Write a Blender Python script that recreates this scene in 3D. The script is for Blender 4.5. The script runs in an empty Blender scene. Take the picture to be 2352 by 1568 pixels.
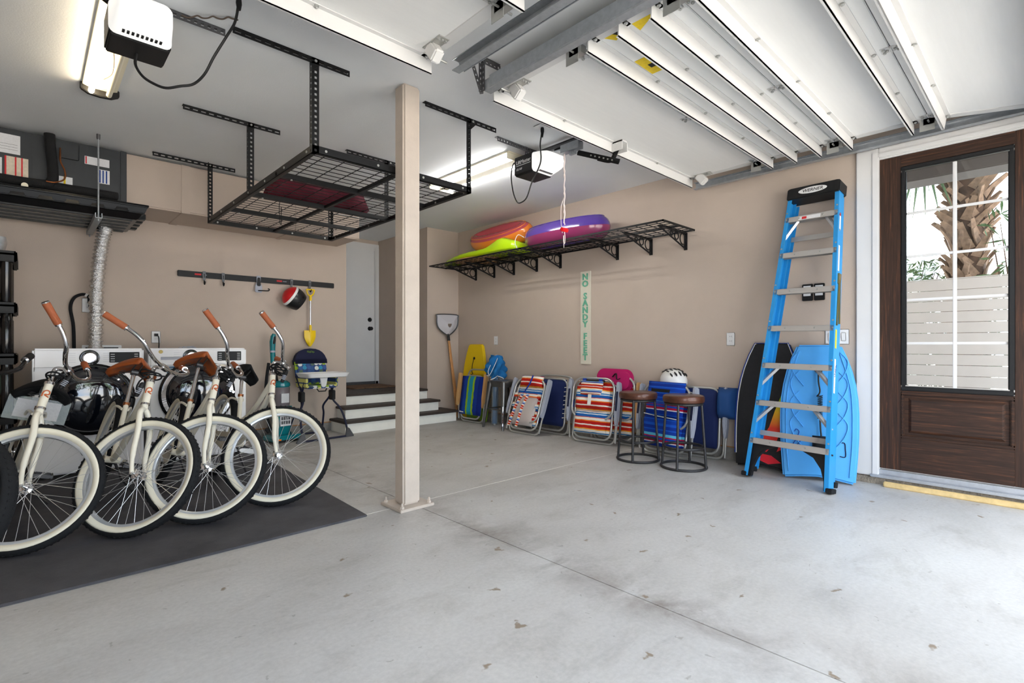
import bpy, bmesh, math, random
from mathutils import Vector, Matrix, Euler
random.seed(7)
sc = bpy.context.scene
C = sc.collection
R = math.radians
PI = math.pi

# ------------------------------------------------------------------ camera, world, light, exposure
cam_d = bpy.data.cameras.new('camera'); cam = bpy.data.objects.new('camera', cam_d); C.objects.link(cam)
cam.location = (0, 0, 1.04); cam.rotation_euler = (R(90), 0, R(46.63 - 90))
cam_d.sensor_width = 36; cam_d.lens = 18.0; cam_d.shift_y = 9.5 / 2352; cam_d.clip_start = .02; cam_d.clip_end = 300
sc.camera = cam
sc.view_settings.view_transform = 'Standard'; sc.view_settings.look = 'None'
sc.view_settings.gamma = 1; sc.view_settings.use_curve_mapping = False
sc.view_settings.exposure = 1.62

W = bpy.data.worlds.new('world'); sc.world = W; W.use_nodes = True
nt = W.node_tree; nt.nodes.clear()
o_ = nt.nodes.new('ShaderNodeOutputWorld'); bg = nt.nodes.new('ShaderNodeBackground')
tc = nt.nodes.new('ShaderNodeTexCoord'); mp = nt.nodes.new('ShaderNodeMapping'); mp.inputs['Scale'].default_value = (1, 1, 2.6)
nz = nt.nodes.new('ShaderNodeTexNoise'); nz.inputs['Scale'].default_value = 2.3; nz.inputs['Detail'].default_value = 5; nz.inputs['Roughness'].default_value = .55
rp = nt.nodes.new('ShaderNodeValToRGB'); rp.color_ramp.elements[0].position = .42; rp.color_ramp.elements[0].color = (.62, .78, 1, 1)
rp.color_ramp.elements[1].position = .60; rp.color_ramp.elements[1].color = (1, 1, 1, 1)
nt.links.new(tc.outputs['Generated'], mp.inputs[0]); nt.links.new(mp.outputs[0], nz.inputs[0]); nt.links.new(nz.outputs[0], rp.inputs[0])
nt.links.new(rp.outputs[0], bg.inputs[0]); nt.links.new(bg.outputs[0], o_.inputs[0])
bg.inputs[1].default_value = 2.3

# a soft high sun behind thin cloud, from beyond the house; an added, unseen upper storey box shades the side yard
sun_d = bpy.data.lights.new('sun', 'SUN'); sun_d.energy = 23.0; sun_d.angle = R(12); sun_d.color = (1, .96, .9)
sun = bpy.data.objects.new('sun', sun_d); C.objects.link(sun); sun.rotation_euler = Vector((.62, -.22, -.75)).to_track_quat('-Z', 'Y').to_euler(); sun.location = (-6, 6, 14)
# portals only steer the sampling of the daylight in the two garage door openings
for px in (.358, 3.24):
    pd = bpy.data.lights.new('opening_portal', 'AREA'); pd.shape = 'RECTANGLE'; pd.size = 2.44; pd.size_y = 2.35
    pd.cycles.is_portal = True
    po = bpy.data.objects.new('opening_portal', pd); C.objects.link(po); po.location = (px, -.33, 1.17); po.rotation_euler = (R(90), 0, 0)

# ------------------------------------------------------------------ helpers
def lin(c):
    r = []
    for v in c[:3]:
        v = v / 255
        r.append(v / 12.92 if v <= .04045 else ((v + .055) / 1.055) ** 2.4)
    return tuple(r) + (1,)
MATS = {}
def newmat(name):
    m = bpy.data.materials.new(name); m.use_nodes = True
    b = m.node_tree.nodes['Principled BSDF']; MATS[name] = m
    return m, m.node_tree, b
def N(t, kind, **kw):
    n = t.nodes.new(kind)
    for k, v in kw.items():
        if k in n.inputs: n.inputs[k].default_value = v
        else: setattr(n, k, v)
    return n
def mat(name, col, rough=.5, metal=0, var=0, vscale=6, bump=0, bscale=80, spec=.5, coat=0, stretch=None, trans=0, emit=0, alpha=1, ior=1.45):
    m, t, b = newmat(name)
    c = lin(col)
    b.inputs['Base Color'].default_value = c; b.inputs['Roughness'].default_value = rough; b.inputs['Metallic'].default_value = metal
    b.inputs['Specular IOR Level'].default_value = spec; b.inputs['Coat Weight'].default_value = coat; b.inputs['Coat Roughness'].default_value = .08
    b.inputs['IOR'].default_value = ior
    if trans: b.inputs['Transmission Weight'].default_value = trans
    if alpha < 1: b.inputs['Alpha'].default_value = alpha
    if emit:
        b.inputs['Emission Color'].default_value = c; b.inputs['Emission Strength'].default_value = emit
    if var or bump:
        tcn = N(t, 'ShaderNodeTexCoord'); mpn = N(t, 'ShaderNodeMapping')
        if stretch: mpn.inputs['Scale'].default_value = stretch
        t.links.new(tcn.outputs['Object'], mpn.inputs[0])
    if var:
        n = N(t, 'ShaderNodeTexNoise', Scale=vscale, Detail=6, Roughness=.6)
        t.links.new(mpn.outputs[0], n.inputs[0])
        r = N(t, 'ShaderNodeValToRGB'); e = r.color_ramp.elements
        e[0].position = .3; e[1].position = .7
        e[0].color = tuple(max(0, v * (1 - var)) for v in c[:3]) + (1,); e[1].color = tuple(min(1, v * (1 + var)) for v in c[:3]) + (1,)
        t.links.new(n.outputs[0], r.inputs[0]); t.links.new(r.outputs[0], b.inputs['Base Color'])
    if bump:
        n2 = N(t, 'ShaderNodeTexNoise', Scale=bscale, Detail=4)
        t.links.new(mpn.outputs[0], n2.inputs[0])
        bp = N(t, 'ShaderNodeBump', Strength=bump, Distance=.01)
        t.links.new(n2.outputs[0], bp.inputs['Height']); t.links.new(bp.outputs[0], b.inputs['Normal'])
    return m
def stripes(name, axis, period, stops, rough=.85, wob=.0, base=0):
    """fabric with printed stripes across one local axis"""
    m, t, b = newmat(name)
    b.inputs['Roughness'].default_value = rough; b.inputs['Specular IOR Level'].default_value = .2
    tcn = N(t, 'ShaderNodeTexCoord'); sp = N(t, 'ShaderNodeSeparateXYZ'); t.links.new(tcn.outputs['Object'], sp.inputs[0])
    src = sp.outputs[axis]
    if wob:
        n = N(t, 'ShaderNodeTexNoise', Scale=14, Detail=3); t.links.new(tcn.outputs['Object'], n.inputs[0])
        ma = N(t, 'ShaderNodeMath', operation='MULTIPLY_ADD'); ma.inputs[1].default_value = wob
        t.links.new(n.outputs[0], ma.inputs[0]); t.links.new(src, ma.inputs[2]); src = ma.outputs[0]
    d = N(t, 'ShaderNodeMath', operation='DIVIDE'); d.inputs[1].default_value = period; t.links.new(src, d.inputs[0])
    a = N(t, 'ShaderNodeMath', operation='ADD'); a.inputs[1].default_value = base + 10; t.links.new(d.outputs[0], a.inputs[0])
    fr = N(t, 'ShaderNodeMath', operation='FRACT'); t.links.new(a.outputs[0], fr.inputs[0])
    r = N(t, 'ShaderNodeValToRGB'); cr = r.color_ramp; cr.interpolation = 'CONSTANT'
    while len(cr.elements) < len(stops): cr.elements.new(.5)
    for e, (p, c) in zip(cr.elements, stops): e.position = p; e.color = lin(c)
    t.links.new(fr.outputs[0], r.inputs[0]); t.links.new(r.outputs[0], b.inputs['Base Color'])
    return m

class MB:
    """collects shapes; build() links them as ONE mesh object"""
    def __init__(s, M=None): s.v = []; s.f = []; s.M = M or Matrix()
    def add(s, vs, fs, M=None):
        k = len(s.v); T = s.M @ M if M else s.M
        s.v += [tuple(T @ Vector(v)) for v in vs]; s.f += [tuple(i + k for i in f) for f in fs]
        return s
    def box(s, x0, x1, y0, y1, z0, z1, M=None):
        return s.add([(x0, y0, z0), (x1, y0, z0), (x1, y1, z0), (x0, y1, z0), (x0, y0, z1), (x1, y0, z1), (x1, y1, z1), (x0, y1, z1)],
                     [(3, 2, 1, 0), (4, 5, 6, 7), (0, 1, 5, 4), (1, 2, 6, 5), (2, 3, 7, 6), (3, 0, 4, 7)], M)
    def cyl(s, p0, p1, r0, r1=None, seg=12, cap=True):
        r1 = r0 if r1 is None else r1
        return s.tube([p0, p1], [r0, r1], seg, cap=cap)
    def tube(s, pts, r, seg=8, closed=False, cap=True, flat=None):
        P = [Vector(p) for p in pts]; n = len(P)
        rs = r if isinstance(r, (list, tuple)) else [r] * n
        T = []
        for i in range(n):
            a = P[(i - 1) % n] if (closed or i) else P[0]; b = P[(i + 1) % n] if (closed or i < n - 1) else P[-1]
            d = (b - a); T.append(d.normalized() if d.length > 1e-9 else Vector((0, 0, 1)))
        up = Vector((0, 0, 1)) if abs(T[0].z) < .9 else Vector((1, 0, 0))
        u = T[0].cross(up).normalized(); vs = []; fs = []
        for i in range(n):
            if i:
                q = T[i - 1].rotation_difference(T[i]); u = (q @ u).normalized()
            w = T[i].cross(u).normalized()
            for k in range(seg):
                a = 2 * PI * k / seg
                ka, kb = (1, 1) if flat is None else flat
                vs.append(P[i] + u * (rs[i] * ka * math.cos(a)) + w * (rs[i] * kb * math.sin(a)))
        m = n if closed else n - 1
        for i in range(m):
            j = (i + 1) % n
            for k in range(seg):
                l = (k + 1) % seg; fs.append((i * seg + k, i * seg + l, j * seg + l, j * seg + k))
        if cap and not closed:
            fs.append(tuple(range(seg))[::-1]); fs.append(tuple((n - 1) * seg + k for k in range(seg)))
        return s.add(vs, fs)
    def lathe(s, prof, seg=24, M=None):
        vs = []; fs = []; n = len(prof)
        for (r, z) in prof:
            for k in range(seg):
                a = 2 * PI * k / seg; vs.append((r * math.cos(a), r * math.sin(a), z))
        for i in range(n - 1):
            for k in range(seg):
                l = (k + 1) % seg; fs.append((i * seg + k, i * seg + l, (i + 1) * seg + l, (i + 1) * seg + k))
        if prof[0][0] > 1e-5: fs.append(tuple(range(seg))[::-1])
        if prof[-1][0] > 1e-5: fs.append(tuple((n - 1) * seg + k for k in range(seg)))
        return s.add(vs, fs, M)
    def prism(s, out, y0, y1, M=None):
        """outline in local x,z extruded along y from y0 to y1"""
        n = len(out)
        vs = [(x, y0, z) for x, z in out] + [(x, y1, z) for x, z in out]
        fs = [tuple(range(n)), tuple(range(2 * n - 1, n - 1, -1))] + [(i + n, (i + 1) % n + n, (i + 1) % n, i) for i in range(n)]
        return s.add(vs, fs, M)
    def loft(s, rings, closed=True, cap=True, M=None):
        n = len(rings[0]); vs = [p for r in rings for p in r]; fs = []
        for i in range(len(rings) - 1):
            for k in range(n if closed else n - 1):
                l = (k + 1) % n; fs.append((i * n + k, i * n + l, (i + 1) * n + l, (i + 1) * n + k))
        if cap and closed:
            fs.append(tuple(range(n))[::-1]); fs.append(tuple((len(rings) - 1) * n + k for k in range(n)))
        return s.add(vs, fs, M)
    def pillow(s, w, h, d, nx=10, nz=10, p=4, M=None, bulge=None):
        """closed pillow: width w (x), height h (z from 0), front bulge -y"""
        vs = []; fs = []
        for j in range(nz + 1):
            for i in range(nx + 1):
                u = 2 * i / nx - 1; v = 2 * j / nz - 1
                e = (1 - abs(u) ** p) * (1 - abs(v) ** p)
                k = bulge(u, v) if bulge else 0
                vs.append((u * w / 2, -d * e ** .6 - k, (v + 1) * h / 2))
        q = len(vs)
        for j in range(nz + 1):
            for i in range(nx + 1):
                u = 2 * i / nx - 1; v = 2 * j / nz - 1
                k = bulge(u, v) if bulge else 0
                vs.append((u * w / 2, .006 - k, (v + 1) * h / 2))
        for j in range(nz):
            for i in range(nx):
                a = j * (nx + 1) + i; fs.append((a, a + 1, a + nx + 2, a + nx + 1)); a += q; fs.append((a + nx + 1, a + nx + 2, a + 1, a))
        edge = [(j * (nx + 1)) for j in range(nz + 1)]
        ring = list(range(nx + 1)) + [j * (nx + 1) + nx for j in range(1, nz + 1)] + [nz * (nx + 1) + i for i in range(nx - 1, -1, -1)] + edge[-2:0:-1]
        for a, b in zip(ring, ring[1:] + ring[:1]): fs.append((b, a, a + q, b + q))
        return s.add(vs, fs, M)
    def build(s, name, m, parent=None, smooth=False, bevel=0, seg=2, kind=None, M=None):
        me = bpy.data.meshes.new(name); me.from_pydata(s.v, [], s.f)
        if isinstance(m, str): m = MATS[m]
        me.materials.append(m)
        bm = bmesh.new(); bm.from_mesh(me)
        if bevel:
            es = [e for e in bm.edges if len(e.link_faces) == 2 and e.calc_face_angle(0) > R(28)]
            try: bmesh.ops.bevel(bm, geom=es, offset=bevel, segments=seg, affect='EDGES', clamp_overlap=True)
            except Exception: pass
        bmesh.ops.recalc_face_normals(bm, faces=bm.faces)
        bm.to_mesh(me); bm.free()
        if smooth:
            me.polygons.foreach_set('use_smooth', [True] * len(me.polygons))
            if smooth != 'all': me.set_sharp_from_angle(angle=R(40))
        ob = bpy.data.objects.new(name, me); C.objects.link(ob)
        if parent: ob.parent = parent
        if kind: ob['kind'] = kind
        if M: ob.matrix_local = M
        return ob
def tag(o, label, cat=None, group=None, kind=None):
    o['label'] = label
    if cat: o['category'] = cat
    if group: o['group'] = group
    if kind: o['kind'] = kind
    return o
def thing(name, label, cat, loc=(0, 0, 0), rotz=0, group=None, M=None):
    o = bpy.data.objects.new(name, None); C.objects.link(o); o.empty_display_size = .05
    if M is not None: o.matrix_world = M
    else:
        o.location = loc; o.rotation_euler = (0, 0, rotz)
    return tag(o, label, cat, group)
def struct(name, mb, m, label=None, **kw):
    o = mb.build(name, m, **kw); o['kind'] = 'structure'
    if label: o['label'] = label
    return o
def copy_tree(o, parent=None):
    c = o.copy(); C.objects.link(c); c.parent = parent
    for ch in [x for x in o.children]: copy_tree(ch, c)
    return c
def arc(cx, cz, r, a0, a1, n=8):
    return [(cx + r * math.cos(R(a0 + (a1 - a0) * i / n)), cz + r * math.sin(R(a0 + (a1 - a0) * i / n))) for i in range(n + 1)]
def rrect(w, h, r, n=5, cx=0, cz=0):
    x, z = w / 2, h / 2; o = []
    for (sx, sz, a) in ((1, 1, 0), (-1, 1, 90), (-1, -1, 180), (1, -1, 270)):
        o += [(cx + p[0], cz + p[1]) for p in arc(sx * (x - r), sz * (z - r), r, a, a + 90, n)]
    return o
def smooth_path(pts, n=6, closed=False):
    P = [Vector(p) for p in pts]; o = []; m = len(P)
    for i in range(m if closed else m - 1):
        p0 = P[(i - 1) % m] if (closed or i) else P[0]; p1 = P[i]; p2 = P[(i + 1) % m]; p3 = P[(i + 2) % m] if (closed or i + 2 < m) else P[-1]
        for k in range(n):
            t = k / n
            o.append(.5 * ((2 * p1) + (p2 - p0) * t + (2 * p0 - 5 * p1 + 4 * p2 - p3) * t * t + (3 * p1 - p0 - 3 * p2 + p3) * t ** 3))
    if not closed: o.append(P[-1])
    return o
def T(x, y, z): return Matrix.Translation((x, y, z))
def RX(a): return Matrix.Rotation(R(a), 4, 'X')
def RY(a): return Matrix.Rotation(R(a), 4, 'Y')
def RZ(a): return Matrix.Rotation(R(a), 4, 'Z')
_dg = None
def text(name, body, size, m, parent, M, extrude=.0006, align='CENTER', xs=1, shear=0, bold=0):
    """raised lettering; local x right, local z up, faces -y"""
    cu = bpy.data.curves.new(name, 'FONT'); cu.body = body; cu.size = size; cu.extrude = extrude; cu.align_x = align; cu.align_y = 'CENTER'
    cu.resolution_u = 2; cu.shear = shear; cu.offset = bold
    tmp = bpy.data.objects.new(name, cu); C.objects.link(tmp)
    me = bpy.data.meshes.new_from_object(tmp.evaluated_get(bpy.context.evaluated_depsgraph_get()))
    bpy.data.objects.remove(tmp); bpy.data.curves.remove(cu)
    me.transform(Matrix.Diagonal((xs, 1, 1, 1))); me.transform(RX(90))
    me.materials.clear(); me.materials.append(MATS[m] if isinstance(m, str) else m)
    o = bpy.data.objects.new(name, me); C.objects.link(o); o.parent = parent; o.matrix_local = M
    return o
def perf(mb, L, w, pitch, hole, t=.0022, M=None):
    """perforated metal strip: length along +x, width along z (0..w), thickness along y, real holes"""
    e = (w - hole) / 2
    mb.box(0, L, 0, t, 0, e, M); mb.box(0, L, 0, t, w - e, w, M)
    x = 0; n = max(1, int(L / pitch)); pt = L / n; hl = min(hole * 1.0, pt * .6)
    for i in range(n + 1):
        c = i * pt; a = max(0, c - (pt - hl) / 2); b = min(L, c + (pt - hl) / 2)
        mb.box(a, b, 0, t, e, w - e, M)
    return mb
def perf_slot(mb, L, w, pitch, slot, hole, t=.0022, M=None):
    e = (w - hole) / 2
    mb.box(0, L, 0, t, 0, e, M); mb.box(0, L, 0, t, w - e, w, M)
    n = max(1, int(L / pitch)); pt = L / n
    for i in range(n + 1):
        c = i * pt; a = max(0, c - (pt - slot) / 2); b = min(L, c + (pt - slot) / 2)
        mb.box(a, b, 0, t, e, w - e, M)
    return mb
# ------------------------------------------------------------------ materials
mat('wall_paint', (192, 177, 164), .75, var=.03, vscale=3, bump=.12, bscale=140, spec=.25)
mat('ceil_paint', (234, 236, 237), .85, var=.02, vscale=2, bump=.1, bscale=120, spec=.2)
mat('white_trim', (215, 214, 213), .45, var=.02, vscale=5)
mat('white_door', (214, 214, 214), .5, var=.02, vscale=4)
mat('riser_paint', (243, 241, 232), .5, var=.05, vscale=6)
mat('curb', (142, 138, 132), .9, var=.18, vscale=18, bump=.5, bscale=90)
mat('rough_curb', (150, 140, 126), .95, var=.3, vscale=40, bump=1, bscale=120)
mat('sill_wood', (176, 128, 84), .8, var=.2, vscale=20)
mat('tread', (62, 52, 45), .6, var=.25, vscale=14, stretch=(1, 8, 8), bump=.2)
mat('black_metal', (22, 22, 23), .45, metal=.2, spec=.4)
mat('black_plastic', (24, 24, 25), .5, spec=.4)
mat('black_gloss', (12, 12, 13), .12, spec=.6)
mat('black_rubber', (26, 27, 29), .8, bump=.2, bscale=200, spec=.3)
mat('galv', (168, 173, 178), .38, metal=.6, var=.12, vscale=30)
mat('dark_galv', (98, 98, 100), .45, metal=.7, var=.1, vscale=30)
mat('chrome', (225, 225, 228), .08, metal=1)
mat('alu', (200, 201, 203), .35, metal=.8)
mat('alu_tube', (196, 196, 192), .32, metal=.65, spec=.6)
mat('panel_white', (232, 232, 230), .55, var=.015, vscale=4, bump=.15, bscale=60, stretch=(1, 12, 1))
mat('strut_white', (212, 211, 209), .5)
mat('bolt', (176, 176, 172), .35, metal=.6)
mat('yellow_label', (232, 200, 20), .6, var=.1, vscale=60)
mat('ink', (30, 28, 26), .7)
mat('post_paint', (194, 181, 168), .55, var=.06, vscale=9, bump=.12, bscale=60)
mat('tube_lit', (255, 238, 208), .4, emit=9)
mat('tube_white', (250, 250, 252), .4, emit=14)
mat('fixture_white', (240, 232, 208), .4)
mat('lens', (240, 240, 238), .3, emit=.0)
mat('opener_lens', (244, 244, 242), .3, emit=.2)
mat('handler_grey', (50, 53, 56), .5, var=.12, vscale=6)
mat('label_white', (222, 222, 224), .6, var=.06, vscale=90)
mat('label_beige', (214, 200, 180), .6, var=.12, vscale=60)
mat('label_red', (205, 40, 45), .6); mat('label_orange', (200, 96, 40), .6); mat('label_blue', (40, 72, 140), .6)
mat('insulation', (20, 20, 21), .85, bump=.4, bscale=120)
mat('copper', (150, 92, 56), .35, metal=.8)
mat('pan_black', (14, 14, 15), .22, spec=.5)
mat('foil', (232, 232, 232), .14, metal=1, bump=1.0, bscale=90)
mat('white_plastic', (232, 232, 232), .35)
mat('grey_plastic', (168, 172, 184), .5)
mat('cream', (233, 227, 210), .28, coat=.3, var=.03, vscale=10)
mat('cream_dirty', (196, 186, 166), .4, var=.12, vscale=14)
mat('whitewall', (236, 229, 208), .6, var=.04, vscale=12)
mat('tan_rubber', (168, 92, 56), .65, bump=.25, bscale=260)
mat('saddle_brown', (166, 86, 42), .42, var=.06, vscale=20)
mat('logo_orange', (196, 92, 40), .5)
mat('spoke', (205, 205, 205), .32, metal=.75)
mat('wire_brown', (92, 78, 68), .6)
mat('rim', (206, 210, 214), .3, metal=.6)
mat('appliance', (238, 238, 240), .25, coat=.3)
mat('appliance_glass', (10, 14, 24), .03, spec=.8, coat=1)
mat('blue_sticker', (32, 92, 130), .5)
mat('teal', (16, 122, 130), .25, coat=.4)
mat('smoke_plastic', (120, 112, 116), .15, spec=.6)
mat('yellow_plastic', (246, 206, 20), .3)
mat('navy', (24, 28, 58), .85, bump=.2, bscale=300)
mat('navy_metal', (30, 34, 58), .4)
mat('wood_light', (206, 160, 104), .55, var=.12, vscale=12, stretch=(1, 1, .15))
mat('wood_pole', (198, 142, 88), .55, var=.12, vscale=20)
mat('net_grey', (208, 206, 212), .9, alpha=.8)
mat('board_yellow', (232, 196, 12), .6, bump=.1, bscale=60)
mat('board_green', (120, 160, 30), .6)
mat('board_blue', (74, 164, 232), .55, var=.04, vscale=5)
mat('board_black', (28, 28, 31), .7, var=.2, vscale=30)
mat('towel_blue', (24, 108, 170), .9, var=.15, vscale=20)
mat('white_cord', (236, 234, 228), .7)
mat('gun_metal', (112, 110, 108), .32, metal=.85, var=.15, vscale=8)
mat('stool_iron', (62, 61, 62), .45, metal=.6)
mat('copper_wood', (88, 50, 34), .38, metal=.25, var=.45, vscale=9, coat=.3)
mat('clear_wrap', (196, 206, 214), .12, alpha=.35, spec=.8)
mat('vinyl_clear', (222, 214, 208), .15, alpha=.55, spec=.7)
mat('royal_blue', (22, 58, 150), .8)
mat('pink', (184, 22, 98), .9, bump=.3, bscale=300)
mat('strap_black', (20, 20, 22), .8)
mat('chair_navy', (16, 34, 84), .85)
mat('mesh_blue', (20, 70, 130), .8, alpha=.85)
mat('ladder_blue', (38, 142, 208), .4, var=.04, vscale=10)
mat('step_alu', (190, 186, 182), .4, metal=.55)
mat('sign_board', (214, 208, 192), .6, var=.04, vscale=12)
mat('sign_green', (104, 176, 146), .6)
mat('float_orange', (246, 140, 48), .2, spec=.6, coat=.5)
mat('float_pink', (206, 84, 96), .2, spec=.6, coat=.5, alpha=.85)
mat('float_lime', (186, 226, 10), .2, spec=.6, coat=.5)
mat('float_purple', (84, 58, 150), .2, spec=.6, coat=.5)
mat('float_wine', (140, 50, 96), .2, spec=.6, coat=.5)
mat('maroon', (84, 18, 34), .9, var=.2, vscale=30)
mat('rope_white', (236, 222, 218), .9)
mat('red_plastic', (222, 24, 34), .35)
mat('helmet_black', (22, 22, 24), .4, coat=.2)
mat('helmet_white', (238, 238, 236), .3, coat=.3)
mat('helmet_red', (206, 28, 34), .3, coat=.3)
mat('threshold', (196, 200, 206), .35, metal=.75, var=.1, vscale=20)
mat('yellow_wood', (214, 186, 132), .8, var=.15, vscale=18)
mat('doormat', (112, 84, 62), .95, var=.5, vscale=16)
mat('brass', (150, 130, 80), .4, metal=.8)
mat('towel_green', (190, 208, 186), .9, var=.1, vscale=25)
mat('cardboard', (150, 124, 98), .85, var=.1, vscale=20)
mat('asphalt', (168, 164, 158), .9, var=.08, vscale=3)
mat('fence_paint', (192, 189, 185), .7, var=.03, vscale=10)
mat('soffit_dark', (78, 74, 72), .8)
mat('house_white', (150, 158, 150), .7)
mat('siding_blue', (120, 150, 158), .7)
mat('roof_grey', (112, 118, 124), .8)
mat('bark', (70, 52, 40), .95, var=.4, vscale=12, bump=.6, bscale=40)
mat('boot', (120, 98, 80), .9, var=.35, vscale=14, bump=.4, bscale=60)
mat('frond', (56, 80, 40), .6, var=.3, vscale=10)
mat('leaf', (52, 76, 36), .7, var=.4, vscale=8)
mat('leaf_olive', (62, 84, 42), .7, var=.3, vscale=8)

def wood_material():
    m, t, b = newmat('door_wood')
    tcn = N(t, 'ShaderNodeTexCoord'); mpn = N(t, 'ShaderNodeMapping'); mpn.inputs['Scale'].default_value = (52, 58, 1.8)
    t.links.new(tcn.outputs['Object'], mpn.inputs[0])
    n = N(t, 'ShaderNodeTexNoise', Scale=1.6, Detail=8, Roughness=.7, Distortion=.6); t.links.new(mpn.outputs[0], n.inputs[0])
    r = N(t, 'ShaderNodeValToRGB'); cr = r.color_ramp; cr.elements.new(.6)
    for e, (p, c) in zip(cr.elements, ((.32, (33, 23, 18)), (.54, (58, 38, 28)), (.76, (112, 68, 40)))): e.position = p; e.color = lin(c)
    t.links.new(n.outputs[0], r.inputs[0]); t.links.new(r.outputs[0], b.inputs['Base Color'])
    b.inputs['Roughness'].default_value = .55; b.inputs['Specular IOR Level'].default_value = .3
    bp = N(t, 'ShaderNodeBump', Strength=.15, Distance=.004); t.links.new(n.outputs[0], bp.inputs['Height']); t.links.new(bp.outputs[0], b.inputs['Normal'])
    m2 = m.copy(); m2.name = 'door_wood_rail'; MATS['door_wood_rail'] = m2
    for nd in m2.node_tree.nodes:
        if nd.type == 'MAPPING': nd.inputs['Scale'].default_value = (52, 1.8, 58)
wood_material()

def floor_material():
    m, t, b = newmat('concrete')
    L = t.links.new
    g = N(t, 'ShaderNodeNewGeometry'); pos = g.outputs['Position']
    def noise(scale, detail=5, rough=.6, st=None, dist=0):
        src = pos
        if st:
            q = N(t, 'ShaderNodeMapping'); q.inputs['Scale'].default_value = st; q.inputs['Rotation'].default_value = (0, 0, R(-28)); L(pos, q.inputs[0]); src = q.outputs[0]
        n = N(t, 'ShaderNodeTexNoise', Scale=scale, Detail=detail, Roughness=rough, Distortion=dist); L(src, n.inputs[0]); return n.outputs[0]
    def ramp(src, stops):
        r = N(t, 'ShaderNodeValToRGB'); cr = r.color_ramp
        while len(cr.elements) < len(stops): cr.elements.new(.5)
        for e, (p, c) in zip(cr.elements, stops): e.position = p; e.color = c if len(c) == 4 else lin(c)
        L(src, r.inputs[0]); return r.outputs[0]
    def mix(kind, f, a, bb):
        x = N(t, 'ShaderNodeMix', data_type='RGBA', blend_type=kind)
        if isinstance(f, (int, float)): x.inputs['Factor'].default_value = f
        else: L(f, x.inputs['Factor'])
        L(a, x.inputs['A'])
        if isinstance(bb, tuple): x.inputs['B'].default_value = bb
        else: L(bb, x.inputs['B'])
        return x.outputs['Result']
    base = ramp(noise(.9, 6, .6, (1, 1.6, 1), .3), ((.3, (176, 173, 168)), (.5, (187, 184, 180)), (.7, (195, 193, 189))))
    sm = ramp(noise(2.4, 8, .72, (1, 2.0, 1), .5), ((.33, (.66, .64, .61, 1)), (.50, (1, 1, 1, 1))))
    col = mix('MULTIPLY', .42, base, sm)
    fine = ramp(noise(55, 4), ((.3, (.9, .9, .9, 1)), (.7, (1.04, 1.04, 1.04, 1))))
    col = mix('MULTIPLY', 1.0, col, fine)
    # dirt that gathers along the control joint and around the post
    sp = N(t, 'ShaderNodeSeparateXYZ'); L(pos, sp.inputs[0])
    sb = N(t, 'ShaderNodeMath', operation='SUBTRACT'); L(sp.outputs[0], sb.inputs[0]); sb.inputs[1].default_value = 1.85
    ab = N(t, 'ShaderNodeMath', operation='ABSOLUTE'); L(sb.outputs[0], ab.inputs[0])
    near = N(t, 'ShaderNodeMapRange'); near.inputs['From Min'].default_value = 0; near.inputs['From Max'].default_value = .28; near.inputs['To Min'].default_value = 1; near.inputs['To Max'].default_value = 0
    L(ab.outputs[0], near.inputs['Value'])
    ns = ramp(noise(2.6, 6, .7, None, .6), ((.42, (0, 0, 0, 1)), (.68, (1, 1, 1, 1))))
    mu = N(t, 'ShaderNodeMath', operation='MULTIPLY'); L(near.outputs[0], mu.inputs[0]); L(ns, mu.inputs[1])
    mu2 = N(t, 'ShaderNodeMath', operation='MULTIPLY'); L(mu.outputs[0], mu2.inputs[0]); mu2.inputs[1].default_value = .75
    col = mix('MIX', mu2.outputs[0], col, lin((112, 101, 92)))
    # leaf prints and drips
    vo = N(t, 'ShaderNodeTexVoronoi', voronoi_dimensions='2D', Scale=2.6, Randomness=1); 
    wob = N(t, 'ShaderNodeTexNoise', Scale=16, Detail=3); L(pos, wob.inputs[0])
    wa = N(t, 'ShaderNodeMix', data_type='RGBA', blend_type='LINEAR_LIGHT'); wa.inputs['Factor'].default_value = .06; L(pos, wa.inputs['A']); L(wob.outputs['Color'], wa.inputs['B'])
    L(wa.outputs['Result'], vo.inputs['Vector'])
    dsp = ramp(vo.outputs['Distance'], ((.025, (1, 1, 1, 1)), (.045, (0, 0, 0, 1))))
    sel = N(t, 'ShaderNodeSeparateColor'); L(vo.outputs['Color'], sel.inputs[0])
    keep = N(t, 'ShaderNodeMath', operation='GREATER_THAN'); L(sel.outputs[0], keep.inputs[0]); keep.inputs[1].default_value = .45
    m3 = N(t, 'ShaderNodeMath', operation='MULTIPLY'); L(dsp, m3.inputs[0]); L(keep.outputs[0], m3.inputs[1])
    m4 = N(t, 'ShaderNodeMath', operation='MULTIPLY'); L(m3.outputs[0], m4.inputs[0]); m4.inputs[1].default_value = .85
    col = mix('MIX', m4.outputs[0], col, lin((128, 110, 88)))
    vo2 = N(t, 'ShaderNodeTexVoronoi', voronoi_dimensions='2D', Scale=4.5, Randomness=1); L(wa.outputs['Result'], vo2.inputs['Vector'])
    d2 = ramp(vo2.outputs['Distance'], ((.022, (1, 1, 1, 1)), (.032, (0, 0, 0, 1))))
    m5 = N(t, 'ShaderNodeMath', operation='MULTIPLY'); L(d2, m5.inputs[0]); m5.inputs[1].default_value = .4
    col = mix('MIX', m5.outputs[0], col, lin((120, 112, 102)))
    L(col, b.inputs['Base Color'])
    rr = ramp(noise(4, 4), ((.3, (.42,) * 3 + (1,)), (.7, (.62,) * 3 + (1,)))); L(rr, b.inputs['Roughness'])
    b.inputs['Specular IOR Level'].default_value = .35
    bp = N(t, 'ShaderNodeBump', Strength=.08, Distance=.01); L(noise(60, 5), bp.inputs['Height']); L(bp.outputs[0], b.inputs['Normal'])
floor_material()

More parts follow.
